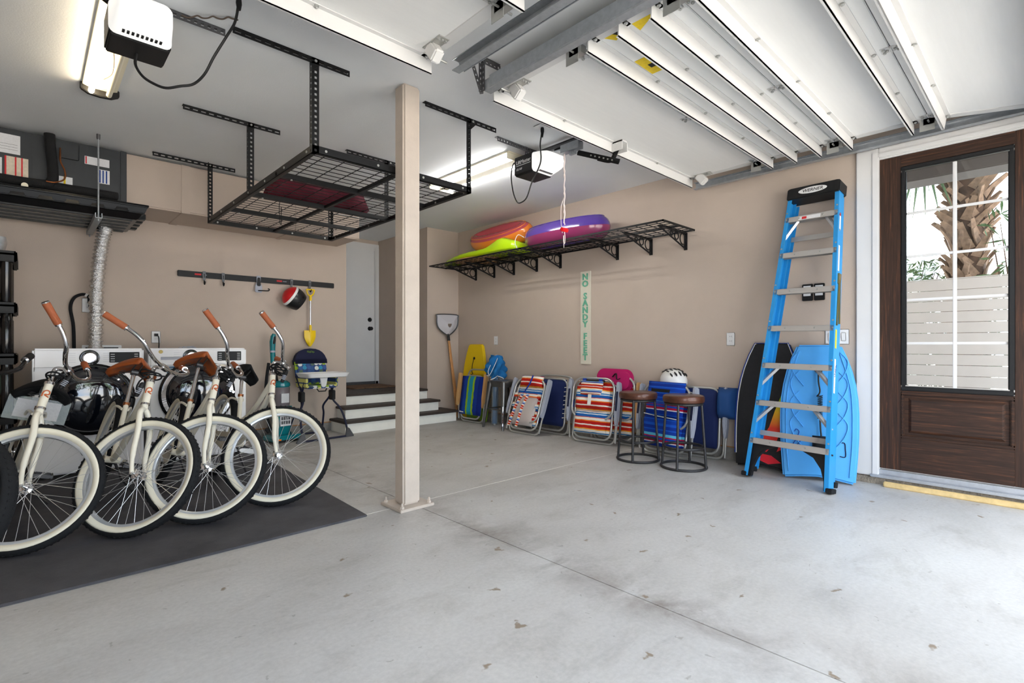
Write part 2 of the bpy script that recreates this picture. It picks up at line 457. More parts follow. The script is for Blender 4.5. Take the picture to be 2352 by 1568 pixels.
# ------------------------------------------------------------------ setting
XR, YB, ZC = 4.66, 6.10, 2.72
XL, YF = -1.9, -.28
JX, JY = 1.833, 2.91
fl = struct('floor', MB().box(XL - .2, XR + .12, YF - .1, YB + .1, -.16, -.006), 'curb', 'grey concrete garage floor scored into four slabs')
for (a, b_, c_, d) in ((XL, JX - .003, YF - .1, JY - .004), (JX + .003, XR, YF - .1, JY - .004), (XL, JX - .003, JY + .004, YB), (JX + .003, XR, JY + .004, YB)):
    MB().box(a, b_, c_, d, -.1, 0).build('slab', 'concrete', fl)
MB().box(XL, JX - .14, JY - .004, JY + .004, -.05, -.0008).build('joint_strip', 'white_cord', fl)
MB().box(JX + .12, XR - .02, JY - .004, JY + .004, -.05, -.0008).build('joint_strip', 'white_cord', fl)
struct('ground', MB().box(-40, 60, -40, YF - .1, -.14, -.02).box(XR + .12, 60, YF - .1, 40, -.14, -.02), 'asphalt', 'pale paved driveway and side yard ground')
struct('ceiling', MB().box(XL - .15, XR + .15, YF - .15, 7.7, ZC, ZC + .12), 'ceil_paint', 'white painted garage ceiling')
struct('shade_box_upper', MB().box(-9, XR + .15, YF - .1, 11, ZC + .13, 8.5), 'house_white', 'unseen upper storey box added above the garage to shade the side yard')  # assumed storey out of view, added to keep sun off the side yard
struct('wall_left', MB().box(XL - .15, XL, YF, YB + .15, -.05, ZC), 'wall_paint', 'beige left garage wall')
DY0, DY1 = .02, 1.0            # door opening in the right wall
struct('wall_right', MB().box(XR, XR + .14, DY1, YB, .11, ZC).box(XR, XR + .14, YF, DY0, .0, ZC).box(XR, XR + .14, DY0, DY1, 2.46, ZC).box(XR + .002, XR + .14, DY0, DY1, -.05, .055),
       'wall_paint', 'beige painted side wall with shelf, sign and wooden door')
RX0, RX1, RY_ = 2.90, 4.11, 7.5  # recess with the white door
struct('wall_back', MB().box(XL - .15, RX0, YB, YB + .12, .1, ZC), 'wall_paint', 'beige painted back wall above the washers')
struct('wall_corner', MB().box(RX1, XR + .14, YB, YB + .12, .1, ZC), 'wall_paint', 'short beige wall between the door recess and the side wall')
for nm_, bx_, lb_ in (('wall_recess_left', (RX0 - .12, RX0, YB + .12, RY_, 0, ZC), 'hidden side wall of the door recess'), ('wall_recess_right', (RX1, RX1 + .12, YB + .12, RY_, 0, ZC), 'shaded side wall of the door recess'), ('wall_recess_back', (RX0 - .12, RX1 + .12, RY_, RY_ + .12, 0, ZC), 'wall around the white entry door')):
    struct(nm_, MB().box(*bx_), 'wall_paint', lb_)
struct('wall_front', MB().box(XL, XR, YF - .12, YF, 2.32, ZC).box(XL, -.86, YF - .12, YF, -.02, 2.32).box(1.58, 2.02, YF - .12, YF, -.02, 2.32).box(4.46, XR, YF - .12, YF, -.02, 2.32), 'wall_paint', 'garage front wall with two open door bays')
cb = MB().box(XR - .012, XR + .14, DY1 + .09, YB, -.05, .112).box(XL, 2.72, YB - .012, YB + .12, -.05, .10).box(4.3, XR, YB - .012, YB + .12, -.05, .10)
struct('baseboard_right', cb, 'curb', 'grey concrete stem wall at the foot of the beige walls')
struct('trim_1', MB().box(XR - .004, XR + .02, DY1 + .1, YB, .112, .122).box(XL, 2.72, YB - .004, YB + .02, .10, .112), 'sill_wood', 'thin strip of bare wood sill above the concrete stem wall')
struct('baseboard_door', MB().box(XR - .02, XR + .14, DY0 - .3, DY1 + .2, -.05, .05), 'rough_curb', 'rough broken concrete edge under the wooden door')

# casing and wooden door in the right wall
dt = MB().box(XR - .022, XR + .005, .905, 1.048, .058, 2.523).box(XR - .022, XR + .005, -.14, .04, .058, 2.523).box(XR - .022, XR + .005, .04, .905, 2.452, 2.523)
struct('trim_2', dt, 'white_trim', 'wide white casing around the dark wooden door', bevel=.006)
struct('trim_3', MB().box(XR - .03, XR - .018, .905, .945, .058, 2.49).box(XR - .03, XR - .018, .0, .045, .058, 2.49).box(XR - .03, XR - .018, .04, .905, 2.446, 2.48)
       .box(XR, XR + .1, .905, .925, .058, 2.46).box(XR, XR + .1, .02, .04, .058, 2.46).box(XR, XR + .1, .04, .905, 2.44, 2.46), 'white_trim', 'white jamb and stop moulding inside the door casing', bevel=.004)
struct('trim_4', MB().box(XR - .045, XR + .14, .03, .955, .055, .075).box(XR - .0, XR + .14, .03, .93, .075, .11), 'threshold', 'metal threshold under the dark wooden door', bevel=.004)
d1 = bpy.data.objects.new('door_1', None); C.objects.link(d1); d1.location = (XR + .015, 0, 0); d1['kind'] = 'structure'; d1['label'] = 'dark stained wooden door with a tall divided glass light'
GY0, GY1, GZ0, GZ1 = .205, .745, .74, 2.325
y0, y1, z0, z1 = .045, .905, .12, 2.44
MB().box(0, .045, GY1 + .03, y1, z0, z1).build('stile', 'door_wood', d1, bevel=.002)
MB().box(0, .045, y0, GY0 - .03, z0, z1).build('stile', 'door_wood', d1, bevel=.002)
MB().box(0, .045, GY0 - .03, GY1 + .03, GZ1 + .03, z1).build('rail', 'door_wood_rail', d1, bevel=.002)
MB().box(0, .045, GY0 - .03, GY1 + .03, .70, GZ0 - .03).build('rail', 'door_wood_rail', d1, bevel=.002)
MB().box(0, .045, GY0 - .03, GY1 + .03, z0, .36).build('rail', 'door_wood_rail', d1, bevel=.002)
def frame4_(a0, a1, b0, b1):
    m_ = MB(); w_ = .02
    for q in ((a0, a1, b1 - w_, b1), (a0, a1, b0, b0 + w_), (a0, a0 + w_, b0 + w_, b1 - w_), (a1 - w_, a1, b0 + w_, b1 - w_)): m_.box(-.007, .02, *q)
    m_.build('panel_moulding', 'door_wood_rail', d1, bevel=.006)
pm = MB()   # raised bottom panel
for (a, b_) in ((0, .0),):
    o = [(GY0 - .03, .36), (GY1 + .03, .36), (GY1 + .03, .70), (GY0 - .03, .70)]
    frame4_(GY0 - .03, GY1 + .03, .36, .70)
    i1 = [(GY0 + .0, .39), (GY1 - .0, .39), (GY1 - .0, .67), (GY0 + .0, .67)]
    i2 = [(GY0 + .03, .42), (GY1 - .03, .42), (GY1 - .03, .64), (GY0 + .03, .64)]
    pm.loft([[(.018, p[0], p[1]) for p in o], [(.026, p[0], p[1]) for p in i1], [(.006, p[0], p[1]) for p in i2]], cap=True)
pm.build('raised_panel', 'door_wood_rail', d1, smooth=False)
def frame4(mb, a0, a1, b0, b1, w, x0, x1):
    return mb.box(x0, x1, a0, a1, b1 - w, b1).box(x0, x1, a0, a1, b0, b0 + w).box(x0, x1, a0, a0 + w, b0 + w, b1 - w).box(x0, x1, a1 - w, a1, b0 + w, b1 - w)
frame4(MB(), GY0 - .032, GY1 + .032, GZ0 - .032, GZ1 + .032, .034, -.006, .03).build('glass_moulding', 'black_plastic', d1, bevel=.008)['label'] = 'dark moulding around the glass'
gm, gt, gb = newmat('glass')
mx = N(gt, 'ShaderNodeMixShader'); tr = N(gt, 'ShaderNodeBsdfTransparent'); gl = N(gt, 'ShaderNodeBsdfGlossy', Roughness=.02); fr_ = N(gt, 'ShaderNodeFresnel', IOR=1.35)
gt.links.new(fr_.outputs[0], mx.inputs[0]); gt.links.new(tr.outputs[0], mx.inputs[1]); gt.links.new(gl.outputs[0], mx.inputs[2]); gt.links.new(mx.outputs[0], gt.nodes['Material Output'].inputs[0])
rows = [GZ0 + (GZ1 - GZ0) * i / 5 for i in range(6)]; mid = (GY0 + GY1) / 2
for i in range(5):
    for (a, b_) in ((GY0, mid), (mid, GY1)):
        MB().box(.021, .025, a, b_, rows[i], rows[i + 1]).build('pane', 'glass', d1)
MB().box(.014, .032, mid - .011, mid + .011, GZ0, GZ1).build('muntin', 'white_trim', d1, bevel=.003)
for i in range(1, 5): MB().box(.015, .031, GY0, GY1, rows[i] - .009, rows[i] + .009).build('muntin', 'white_trim', d1, bevel=.003)
MB().box(-.012, .0, .06, .10, .98, 1.16).cyl((-.05, .08, 1.02), (0, .08, 1.02), .012).build('lock_plate', 'black_metal', d1, bevel=.003)
tag(MB().box(XR - .085, XR - .05, -.27, .865, 0, .038).build('wood_strip', 'yellow_wood', bevel=.006), 'long pale yellow wood strip on the floor before the door', 'wood strip')

# white entry door in the recess
d2 = bpy.data.objects.new('door_2', None); C.objects.link(d2); d2.location = (0, RY_, 0); d2['kind'] = 'structure'; d2['label'] = 'plain white entry door at the top of the steps'
MB().box(3.17, 4.005, -.045, -.006, .475, 2.55).build('slab', 'white_door', d2, bevel=.003)
for z_ in (1.31, 1.45):
    MB(RX(90)).lathe([(0, -.02), (.033, -.02), (.033, 0.0), (.02, .01), (.012, .02), (.012, .035), (.026, .045), (.03, .055), (.024, .068), (0, .07)] if z_ < 1.4 else [(0, -.02), (.033, -.02), (.034, .008), (.022, .02), (0, .022)], 20, T(0, 0, 0)).build('knob' if z_ < 1.4 else 'deadbolt', 'black_metal', d2, smooth=True, M=T(3.935, -.05, z_))
MB().box(3.2, 4.095, -.03, 0, .43, .475).build('threshold', 'dark_galv', d2)
struct('trim_5', MB().box(4.03, 4.109, RY_ - .03, RY_, .43, 2.6).box(4.04, 4.05, RY_ - .036, RY_ - .03, .43, 2.6).box(3.12, 3.235, RY_ - .025, RY_, .43, 2.6).box(3.12, 4.11, RY_ - .025, RY_, 2.55, 2.66).box(4.008, 4.03, RY_ - .02, RY_ - .0, .43, 2.6), 'white_trim', 'white casing beside the entry door', bevel=.003)
struct('baseboard_recess', MB().box(RX1 - .012, RX1, YB + .2, RY_ - .17, .43, .56), 'wall_paint', 'painted baseboard in the door recess')

# entry steps
st = thing('entry_steps', 'two dark wooden treads with white risers leading up to the landing', 'steps', (0, 0, 0))
def step(x0, x1, yf, yb, z0, z1):
    MB().box(x0, x1, yf, yb, z0, z1 - .03).build('riser', 'riser_paint', st, bevel=.002)
    MB().box(x0 - .02, x1 + .02 if x1 < 4.6 else x1, yf - .028, yb, z1 - .03, z1).build('tread', 'tread', st, bevel=.006)
step(2.70, 4.32, 5.70, YB, 0, .150); step(2.78, 4.14, 5.87, YB, .150, .293)
la = thing('landing', 'dark boarded landing with a white riser in the door recess', 'landing', (0, 0, 0))
MB().box(RX0 + .001, RX1 - .001, YB, RY_ - .001, 0, .40).build('riser', 'riser_paint', la, bevel=.002)
for i in range(8):
    a = YB - .02 + i * .178
    MB().box(RX0 + .001, RX1 - .001, a, min(a + .174, RY_ - .001), .40, .43).build('board', 'tread', la, bevel=.003)
tag(MB().box(3.30, 4.0, 6.72, 7.3, .43, .442).build('doormat', 'doormat', bevel=.004), 'worn brown patterned doormat on the landing', 'doormat')

# steel post
po = thing('support_post', 'square beige steel post bolted to the floor joint', 'post', (1.80, 2.90, 0))
MB().box(-.063, .063, -.056, .056, .018, ZC).build('column', 'post_paint', po, bevel=.012, seg=3)
MB().box(-.125, .125, -.125, .125, 0, .018).build('base_plate', 'post_paint', po, bevel=.003)
for sx in (-1, 1):
    for sy in (-1, 1):
        MB().lathe([(.014, .018), (.014, .032), (.008, .034), (.008, .05), (.004, .054)], 6, T(sx * .1, sy * .1, 0)).build('bolt', 'post_paint', po)
# ------------------------------------------------------------------ overhead doors, tracks, openers
SEAM = [2.30, 1.695, 1.135, .578]
def overhead_door(label, x0, stickers):
    """one raised sectional door, 2.44 m wide, seen from below"""
    d = thing('overhead_door', label, 'garage door', (x0, 0, 0), group=None)
    w = 2.44; zp = 2.575
    # last section follows the curve of the track
    ang = math.atan2(.115, .33)
    secs = [(SEAM[0], SEAM[1]), (SEAM[1], SEAM[2]), (SEAM[2], SEAM[3])]
    def section(M, L, struts):
        s = MB(M).box(.005, w - .005, -L + .004, 0, 0, .045).build('section', 'panel_white', d, bevel=.003)
        for (a, b_) in ((0, .07), (w - .07, w)):
            MB(M).box(a, b_, -L + .006, -.002, -.004, .046).build('end_stile', 'strut_white', s, bevel=.002)
        for q in struts:
            # U-shaped strut: web hanging down plus a bolted flange
            sm = MB(M).box(0, w, -q - .003, -q + .003, -.078, 0).box(0, w, -q - .028, -q - .003, -.004, 0).box(0, w, -q - .003, -q + .012, -.078, -.074)
            sm.build('strut', 'strut_white', s)
            bm = MB(M)
            for k in range(5):
                bx_ = .04 + (w - .08) * k / 4
                bm.lathe([(.011, 0), (.011, -.006), (.006, -.009), (.004, -.012)], 8, T(bx_, -q - .016, -.004))
            bm.build('bolts', 'bolt', s, kind='stuff')
        return s
    def hinge(M, y_, xs):
        for x_ in xs:
            hp = MB(M).box(x_ - .03, x_ + .03, y_ - .045, y_ + .045, -.004, 0).cyl((x_ - .028, y_, -.006), (x_ + .028, y_, -.006), .005, seg=8).build('hinge', 'strut_white', d)
            hb = MB(M)
            for dx, dy in ((-.018, -.03), (.018, -.03), (0, -.018), (-.018, .03), (.018, .03), (0, .018)):
                hb.lathe([(.008, -.004), (.008, -.011), (.004, -.014)], 6, T(x_ + dx, y_ + dy, 0))
            hb.build('hinge_bolts', 'bolt', hp, kind='stuff')
    section(T(0, SEAM[0], zp), SEAM[0] - SEAM[1], [.003])
    section(T(0, SEAM[1], zp), SEAM[1] - SEAM[2], [.105, .285, .46])
    section(T(0, SEAM[2], zp), SEAM[2] - SEAM[3], [.105, .467])
    M4 = T(0, SEAM[3], zp) @ RX(math.degrees(ang) * .45)
    section(M4, .555, [.083, .53])
    for y_ in SEAM[1:]:
        hinge(T(0, 0, zp), y_, (w / 2, w / 3 * .03 + .09, w - .10))
        for x_ in (0.035, w - .035):
            MB(T(0, 0, zp)).box(x_ - .02, x_ + .02, y_ - .05, y_ + .03, -.045, -.002).box(x_ - .02, x_ - .016, y_ - .03, y_ + .05, -.085, -.002).cyl((x_ - .06, y_, -.03), (x_ + .06, y_, -.03), .006, seg=8).build('roller_hinge', 'bolt', d)
    for x_, sg in ((.07, 1), (w - .07, -1)):
        MB(T(x_, SEAM[0] - .10, zp) @ RX(-38)).box(-.028, .028, -.035, .035, -.10, .0).build('top_roller_bracket', 'strut_white', d, bevel=.008)
        rb = MB(T(x_, SEAM[0] - .10, zp)).box(-.03, .03, -.12, .03, -.006, 0)
        for k in range(3): rb.lathe([(.008, -.005), (.008, -.013), (.004, -.016)], 6, T(-.02 + .02 * k, -.10, 0))
        rb.cyl((0, 0, -.045), (-sg * .1, 0, -.045), .006, seg=8).build('roller_carrier', 'bolt', d)
    for (sx, sy, lw, lh, rz) in stickers:
        MB(T(sx, sy, zp - .0012) @ RZ(rz)).box(-lw / 2, lw / 2, -lh / 2, lh / 2, -.0008, .0005).build('warning_sticker', 'yellow_label', d)
        if rz != 61: MB(T(sx, sy, zp - .0024) @ RZ(rz)).box(-lw * .08, lw * .14, -lh * .42, lh * .1, -.0004, .0005).build('sticker_print', 'ink', d)
    return d
dr = overhead_door('white sectional garage door with three yellow stickers, raised beneath the ceiling', 2.02, [(.075, 1.345, .15, .085, 61), (.06, 1.48, .12, .09, 60), (.452, 1.515, .18, .085, 0)])
dl = overhead_door('white sectional garage door without stickers, raised beside the grey opener', -.866, [])

def track(name, label, x, yr, sg, deep=.055):
    t_ = thing(name, label, 'door track', (x, 0, 0))
    path = [(yr, 2.535), (.13, 2.535)] + [(.13 - .32 * math.sin(R(a)), 2.535 - .32 + .32 * math.cos(R(a))) for a in range(10, 91, 10)] + [(-.19, .05)]
    prof = [(-.026 * sg, -.032), (.022 * sg, -.032), (.026 * sg, -.02), (.026 * sg, .02), (.022 * sg, .032), (-.016 * sg, .032), (-.026 * sg, .026),
            (-.026 * sg, .022), (-.014 * sg, .028), (.02 * sg, .028), (.022 * sg, .018), (.022 * sg, -.018), (.02 * sg, -.028), (-.026 * sg, -.028)]
    rings = []
    for i, (y_, z_) in enumerate(path):
        a = path[max(0, i - 1)]; b_ = path[min(len(path) - 1, i + 1)]
        dy, dz = b_[0] - a[0], b_[1] - a[1]; l = math.hypot(dy, dz) or 1; ny, nz_ = dz / l, -dy / l
        rings.append([(p[0], y_ + ny * p[1], z_ + nz_ * p[1]) for p in prof])
    MB().loft(rings).build('channel', 'galv', t_)
    return t_
tr1 = track('door_track', 'galvanised steel door track along the beige side wall', 4.555, 2.32, 1)
tr2 = track('door_track', 'galvanised door track on the post side of the stickered door', 1.93, 2.25, -1)
tr3 = track('door_track', 'galvanised door track beside the steel post, edge of the plain door', 1.665, 2.20, 1)
MB().box(.03, .034, .5, 2.17, -.03, .03).box(.03, .06, .5, 2.17, .026, .03).build('stiffener_angle', 'galv', tr3, M=T(0, 0, 2.535))
MB().box(-.028, -.024, .5, 2.2, -.03, .035).build('stiffener_angle', 'galv', tr2, M=T(0, 0, 2.54))
for k, y_ in enumerate((.9, 1.6)): MB().box(.02, .10, y_ - .015, y_ + .015, -.01, .02).build('wall_bracket', 'galv', tr1, M=T(0, 0, 2.535))
# hanger angle between the two doors
hg = thing('track_hanger', 'perforated steel angle hanging the door tracks from the ceiling', 'hanger bracket', (1.90, 2.27, 2.5))
m_ = MB(); perf(m_, .22, .034, .03, .014, M=T(0, 0, 0) @ RY(-90) @ T(0, 0, -.017)); m_.build('upright', 'dark_galv', hg)
m_ = MB(); perf(m_, .22, .034, .03, .014, M=T(.0, .0, 0) @ RZ(90) @ RY(-90) @ T(0, 0, -.0)); m_.build('upright_flange', 'dark_galv', hg)
m_ = MB(); perf(m_, .24, .026, .03, .011, M=T(-.09, 0, .215) @ RY(66) @ T(0, 0.004, -.013)); m_.build('brace', 'dark_galv', hg)
m_ = MB(); perf(m_, .15, .034, .03, .014, M=T(0, 0, .175)); perf(m_, .15, .034, .03, .014, M=T(0, 0, .217) @ RX(-90)); m_.build('ceiling_angle', 'dark_galv', hg)

# ------------------------------------------------------------------ openers
def opener(label, loc):
    op = thing('garage_opener', label, 'garage opener', loc)
    MB().prism([(-.122, .004), (.122, .004), (.122, .15), (.112, .16), (-.112, .16), (-.122, .15)], 0, .215).build('housing', 'black_plastic', op, bevel=.006)
    MB().box(-.116, .116, .004, .205, -.006, .004).build('base_cover', 'black_plastic', op, bevel=.004)
    # rounded light lens in front of the housing
    rings = []
    for y_, hw, zb, zt in ((.002, .124, .0, .158), (-.03, .118, .004, .156), (-.08, .112, .012, .15), (-.13, .106, .022, .14), (-.165, .096, .036, .125), (-.185, .075, .055, .105), (-.19, .03, .07, .09)):
        w_, h_ = 2 * hw, zt - zb
        rings.append([(p[0], y_, p[1]) for p in rrect(w_, h_, min(.03, h_ * .45), 4, 0, (zb + zt) / 2)])
    MB().loft(rings).build('light_cover', 'opener_lens', op, smooth=True)
    vm = MB()
    for k in range(9): vm.prism([(-.006, 0), (.006, 0), (.002, .014), (-.002, .014)], -.002, .002, T(-.072 + .018 * k, -.0, .012) @ RX(0))
    for k in range(9): vm.box(-.077 + .018 * k, -.067 + .018 * k, -.05, -.025, .002, .0085)
    vm.build('vent_slots', 'black_plastic', op)
    return op
opR = opener('black garage opener with white lettering near the purple float', (3.152, 2.965, 2.49))
text('lettering', 'LiftMaster', .045, 'white_plastic', opR, T(-.1228, .105, .103) @ RZ(-90), xs=.95)
text('lettering', '1/2 HP', .026, 'white_plastic', opR, T(-.1228, .155, .045) @ RZ(-90))
MB().box(-.1232, -.1225, .02, .19, .075, .079).build('underline', 'white_plastic', opR)
opL = opener('black garage opener with glowing white cover beside the warm tube light', (.391, 2.99, 2.49))
for o_, x_, x0, x1, y_ in ((opR, 3.152, 2.73, 3.26, 3.06), (opL, .391, -.15, .76, 3.02)):
    b_ = thing('opener_hanger', 'perforated steel angle holding the opener by the %s' % ('purple float shelf' if x_ > 1 else 'warm tube light'), 'hanger bracket', (x0, y_, 0))
    m_ = MB(); perf(m_, x1 - x0, .036, .03, .014, M=T(0, 0, ZC - .04)); perf(m_, x1 - x0, .036, .03, .014, M=T(0, 0, ZC - .003) @ RX(-90)); m_.build('ceiling_angle', 'dark_galv', b_)
    for dx in (-.09, .09):
        m_ = MB(); perf(m_, .075, .03, .025, .012, M=T(x_ - x0 + dx, .002, ZC - .075) @ RY(-90) @ T(0, 0, -.015)); m_.build('hanger_strap', 'dark_galv', b_)
# rail, trolley, arm of the right-hand opener
rl = thing('opener_rail', 'steel opener rail with silver trolley and bent black arm to the door', 'opener rail', (3.152, 0, 0))
MB().box(-.016, .016, -.1, 3.1, 2.653, 2.679).box(-.024, .024, .3, 2.97, 2.679, 2.684).build('rail', 'dark_galv', rl, bevel=.002)
ch = MB()
for k in range(72): ch.box(-.009, .009, 2.32 + k * .007, 2.3245 + k * .007, 2.641, 2.654)
ch.build('chain', 'black_metal', rl, kind='stuff')
MB().box(-.03, .03, 2.55, 2.74, 2.59, 2.655).box(-.012, .012, 2.60, 2.66, 2.56, 2.6).cyl((-.03, 2.62, 2.575), (.03, 2.62, 2.575), .008).build('trolley', 'galv', rl, bevel=.006)
MB().cyl((0, 2.735, 2.632), (0, 2.825, 2.64), .008).build('turnbuckle', 'galv', rl)
am = MB(T(.03, 2.61, 2.575) @ RX(math.degrees(math.atan2(.17, -.39)) - 180))
am = MB(); a0 = Vector((.035, 2.61, 2.58)); a1 = Vector((.05, 2.225, 2.41))
am.tube([a0, a1], .02, 4, flat=(.25, 1)); am.build('straight_arm', 'black_metal', rl)
MB().tube(smooth_path([(.062, 2.43, 2.495), (.065, 2.34, 2.455), (.07, 2.30, 2.455), (.075, 2.275, 2.50), (.08, 2.262, 2.535)], 4), .02, 4, flat=(.25, 1)).build('curved_arm', 'black_metal', rl)
bm_ = MB()
for k in range(6):
    p = a0.lerp(a1, .35 + .1 * k); bm_.cyl(p + Vector((-.012, 0, 0)), p + Vector((.012, 0, 0)), .006, seg=8)
bm_.build('arm_bolts', 'bolt', rl, kind='stuff')
MB().box(.05, .12, 2.2, 2.285, 2.56, 2.572).box(.05, .056, 2.2, 2.30, 2.50, 2.57).box(.114, .12, 2.2, 2.30, 2.50, 2.57).cyl((.045, 2.262, 2.53), (.125, 2.262, 2.53), .007).build('door_bracket', 'strut_white', rl)
# emergency cord
rp_ = thing('release_rope', 'white twisted pull rope with a red handle hanging from the trolley', 'rope', (3.152, 2.72, 1.83))
MB().tube([(.004 * math.sin(k * 1.3), .004 * math.cos(k * 1.3), .77 - .03 * k) for k in range(20)] , .0055, 6).build('rope', 'rope_white', rp_)
MB().tube([(.0045 * math.sin(k * 1.3 + 2), .0045 * math.cos(k * 1.3 + 2), .77 - .015 * k) for k in range(40)], .0042, 5).build('rope', 'rope_white', rp_)
MB().tube(smooth_path([(0, 0, .41), (-.022, .015, .33), (-.022, .015, .2), (-.012, .01, .12)], 5), .003, 5).build('loop', 'rope_white', rp_)
MB().box(-.045, .045, -.013, .013, .13, .162).build('handle', 'red_plastic', rp_, bevel=.008)
MB().tube(smooth_path([(0, 0, .13), (.02, .01, .09), (.015, .01, .04), (-.01, 0, .05), (-.008, 0, .1), (-.005, 0, .0)], 5), .0035, 5).build('tail_knot', 'rope_white', rp_)
# ceiling outlet and cords
ot = thing('ceiling_outlet', 'white ceiling outlet plate above the black opener', 'outlet', (2.87, 2.70, ZC))
MB().box(-.06, .06, -.04, .04, -.006, 0).build('plate', 'white_plastic', ot, bevel=.003)
cR = [(2.871, 2.70, 2.715), (2.871, 2.71, 2.66), (2.9, 2.75, 2.60), (2.962, 2.80, 2.53), (2.972, 2.83, 2.47), (2.96, 2.90, 2.36), (2.95, 2.95, 2.245), (2.93, 3.0, 2.21), (2.945, 3.06, 2.235), (2.96, 3.12, 2.33), (2.985, 3.17, 2.48), (3.03, 3.19, 2.60), (3.08, 3.17, 2.61)]
cd_ = thing('power_cord', 'black power cord looping below the lettered opener', 'cord', (0, 0, 0))
MB().tube(smooth_path(cR, 6), .0055, 8).build('cable', 'black_plastic', cd_, smooth=True)
MB().lathe([(.011, .0), (.014, -.012), (.014, -.03), (.008, -.06), (.006, -.075)], 10, T(2.871, 2.70, 2.715)).build('plug', 'black_plastic', cd_, smooth=True)
cL = [PYP for PYP in ((.39, 3.12, 2.488), (.385, 3.12, 2.43), (.41, 3.1, 2.375), (.452, 3.08, 2.345), (.50, 3.05, 2.328), (.555, 3.02, 2.345), (.61, 3.0, 2.368), (.648, 2.95, 2.413), (.679, 2.9, 2.493), (.719, 2.84, 2.582), (.743, 2.78, 2.64), (.741, 2.71, 2.71))]
cd2 = thing('power_cord', 'black power cord sagging from the glowing opener to the ceiling', 'cord', (0, 0, 0))
MB().tube(smooth_path(cL, 6), .0065, 8).build('cable', 'black_plastic', cd2, smooth=True)
MB().lathe([(.012, 0), (.014, -.02), (.009, -.05)], 10, T(.741, 2.71, 2.715)).build('plug', 'black_plastic', cd2, smooth=True)
tw = [(.56 + .02 * k, 3.0 - .012 * k + .006 * math.sin(k * 2), 2.69 + .002 * k + .006 * math.cos(k * 2)) for k in range(12)]
tag(MB().tube(smooth_path(tw, 4), .0035, 6).tube(smooth_path([(a, b + .01, c + .004) for a, b, c in tw[::-1]], 4), .0035, 6).build('sensor_wire', 'wire_brown', smooth=True), 'twisted brown low voltage wire draped over the perforated hanger', 'wire')

# tube lights
lf = thing('tube_light', 'open two tube shop light with warm glowing lamps and black end cap', 'ceiling light', (.338, 0, 0))
MB().prism([(-.09, ZC - .001), (-.088, ZC - .014), (-.05, ZC - .026), (.05, ZC - .026), (.088, ZC - .014), (.09, ZC - .001)], 3.075, 4.26).build('reflector', 'fixture_white', lf)
for x_, e_ in ((-.045, 'tube_lit'), (.045, 'fixture_white')):
    MB().cyl((x_, 3.09, ZC - .046), (x_, 4.245, ZC - .046), .0155, seg=16).build('lamp', 'tube_lit' if e_ == 'tube_lit' else 'tube_dim' if 'tube_dim' in MATS else 'fixture_white', lf, smooth=True)
for a_, b_ in ((4.24, 4.275), (3.062, 3.095)):
    MB().prism([(-.1, ZC), (-.1, ZC - .04), (-.06, ZC - .062), (0, ZC - .067), (.06, ZC - .062), (.1, ZC - .04), (.1, ZC)], a_, b_).build('end_cap', 'black_plastic', lf, bevel=.004)
MB().tube(smooth_path([(.01, 3.3, ZC - .026), (.0, 3.5, ZC - .06), (.015, 3.65, ZC - .07), (.02, 3.8, ZC - .085), (-.01, 3.9, ZC - .09)], 6), .002, 5).build('loose_wire', 'cardboard', lf)
lr = thing('tube_light', 'white strip light fixture along the ceiling behind the lettered opener', 'ceiling light', (3.15, 0, 0))
MB().prism([(-.15, ZC - .001), (-.15, ZC - .015), (.15, ZC - .015), (.15, ZC - .001)], 3.22, 4.42).build('pan', 'fixture_white', lr, bevel=.002)
MB().prism([(-.06, ZC - .015), (-.055, ZC - .05), (.055, ZC - .05), (.06, ZC - .015)], 3.23, 4.41).build('wire_cover', 'fixture_white', lr, bevel=.003)
for x_ in (-.09, .09): MB().cyl((x_, 3.24, ZC - .045), (x_, 4.40, ZC - .045), .0165, seg=16).build('lamp', 'tube_white', lr, smooth=True)
for y_ in (3.225, 4.40): MB().box(-.15, .15, y_, y_ + .02, ZC - .065, ZC - .012).build('lamp_holder', 'fixture_white', lr, bevel=.004)

# ------------------------------------------------------------------ hanging storage rack
RZ_ = 2.165
rk = thing('ceiling_rack', 'black steel storage rack hung from the ceiling with wire decking', 'storage rack', (1.2, 2.96, RZ_))
RWx, RLy = 1.178, 2.385
def angle_beam(mb, p, L, axis, h=.045, t=.003, inward=1):
    if axis == 'x': mb.box(p[0], p[0] + L, p[1], p[1] + t, p[2], p[2] + h).box(p[0], p[0] + L, p[1], p[1] + .03 * inward, p[2], p[2] + t)
    else: mb.box(p[0], p[0] + t, p[1], p[1] + L, p[2], p[2] + h).box(p[0], p[0] + .03 * inward, p[1], p[1] + L, p[2], p[2] + t)
    return mb
for y_, s_ in ((0, 1), (RLy, -1)): angle_beam(MB(), (0, y_, 0), RWx, 'x', inward=s_).build('end_beam', 'black_metal', rk)
for x_, s_ in ((0, 1), (RWx, -1)): angle_beam(MB(), (x_, 0, 0), RLy, 'y', inward=s_).build('side_beam', 'black_metal', rk)
for y_ in (.6, 1.19, 1.79): MB().box(0, RWx, y_ - .018, y_ + .018, .002, .034).build('cross_beam', 'black_metal', rk, bevel=.003)
MB().box(RWx / 2 - .015, RWx / 2 + .015, 0, RLy, .006, .030).build('centre_beam', 'black_metal', rk, bevel=.003)
wm = MB()
n_ = 32
for k in range(1, n_): wm.box(.004, RWx - .004, k * RLy / n_ - .002, k * RLy / n_ + .002, .036, .040)
for k in range(1, 9): wm.box(k * RWx / 9 - .002, k * RWx / 9 + .002, .004, RLy - .004, .040, .044)
wm.build('wire_deck', 'black_metal', rk, kind='stuff')
bl = MB()
for k in range(7):
    for x_ in (0, RWx): bl.cyl((x_ - .005, .08 + k * .37, .022), (x_ + .008, .08 + k * .37, .022), .008, seg=8)
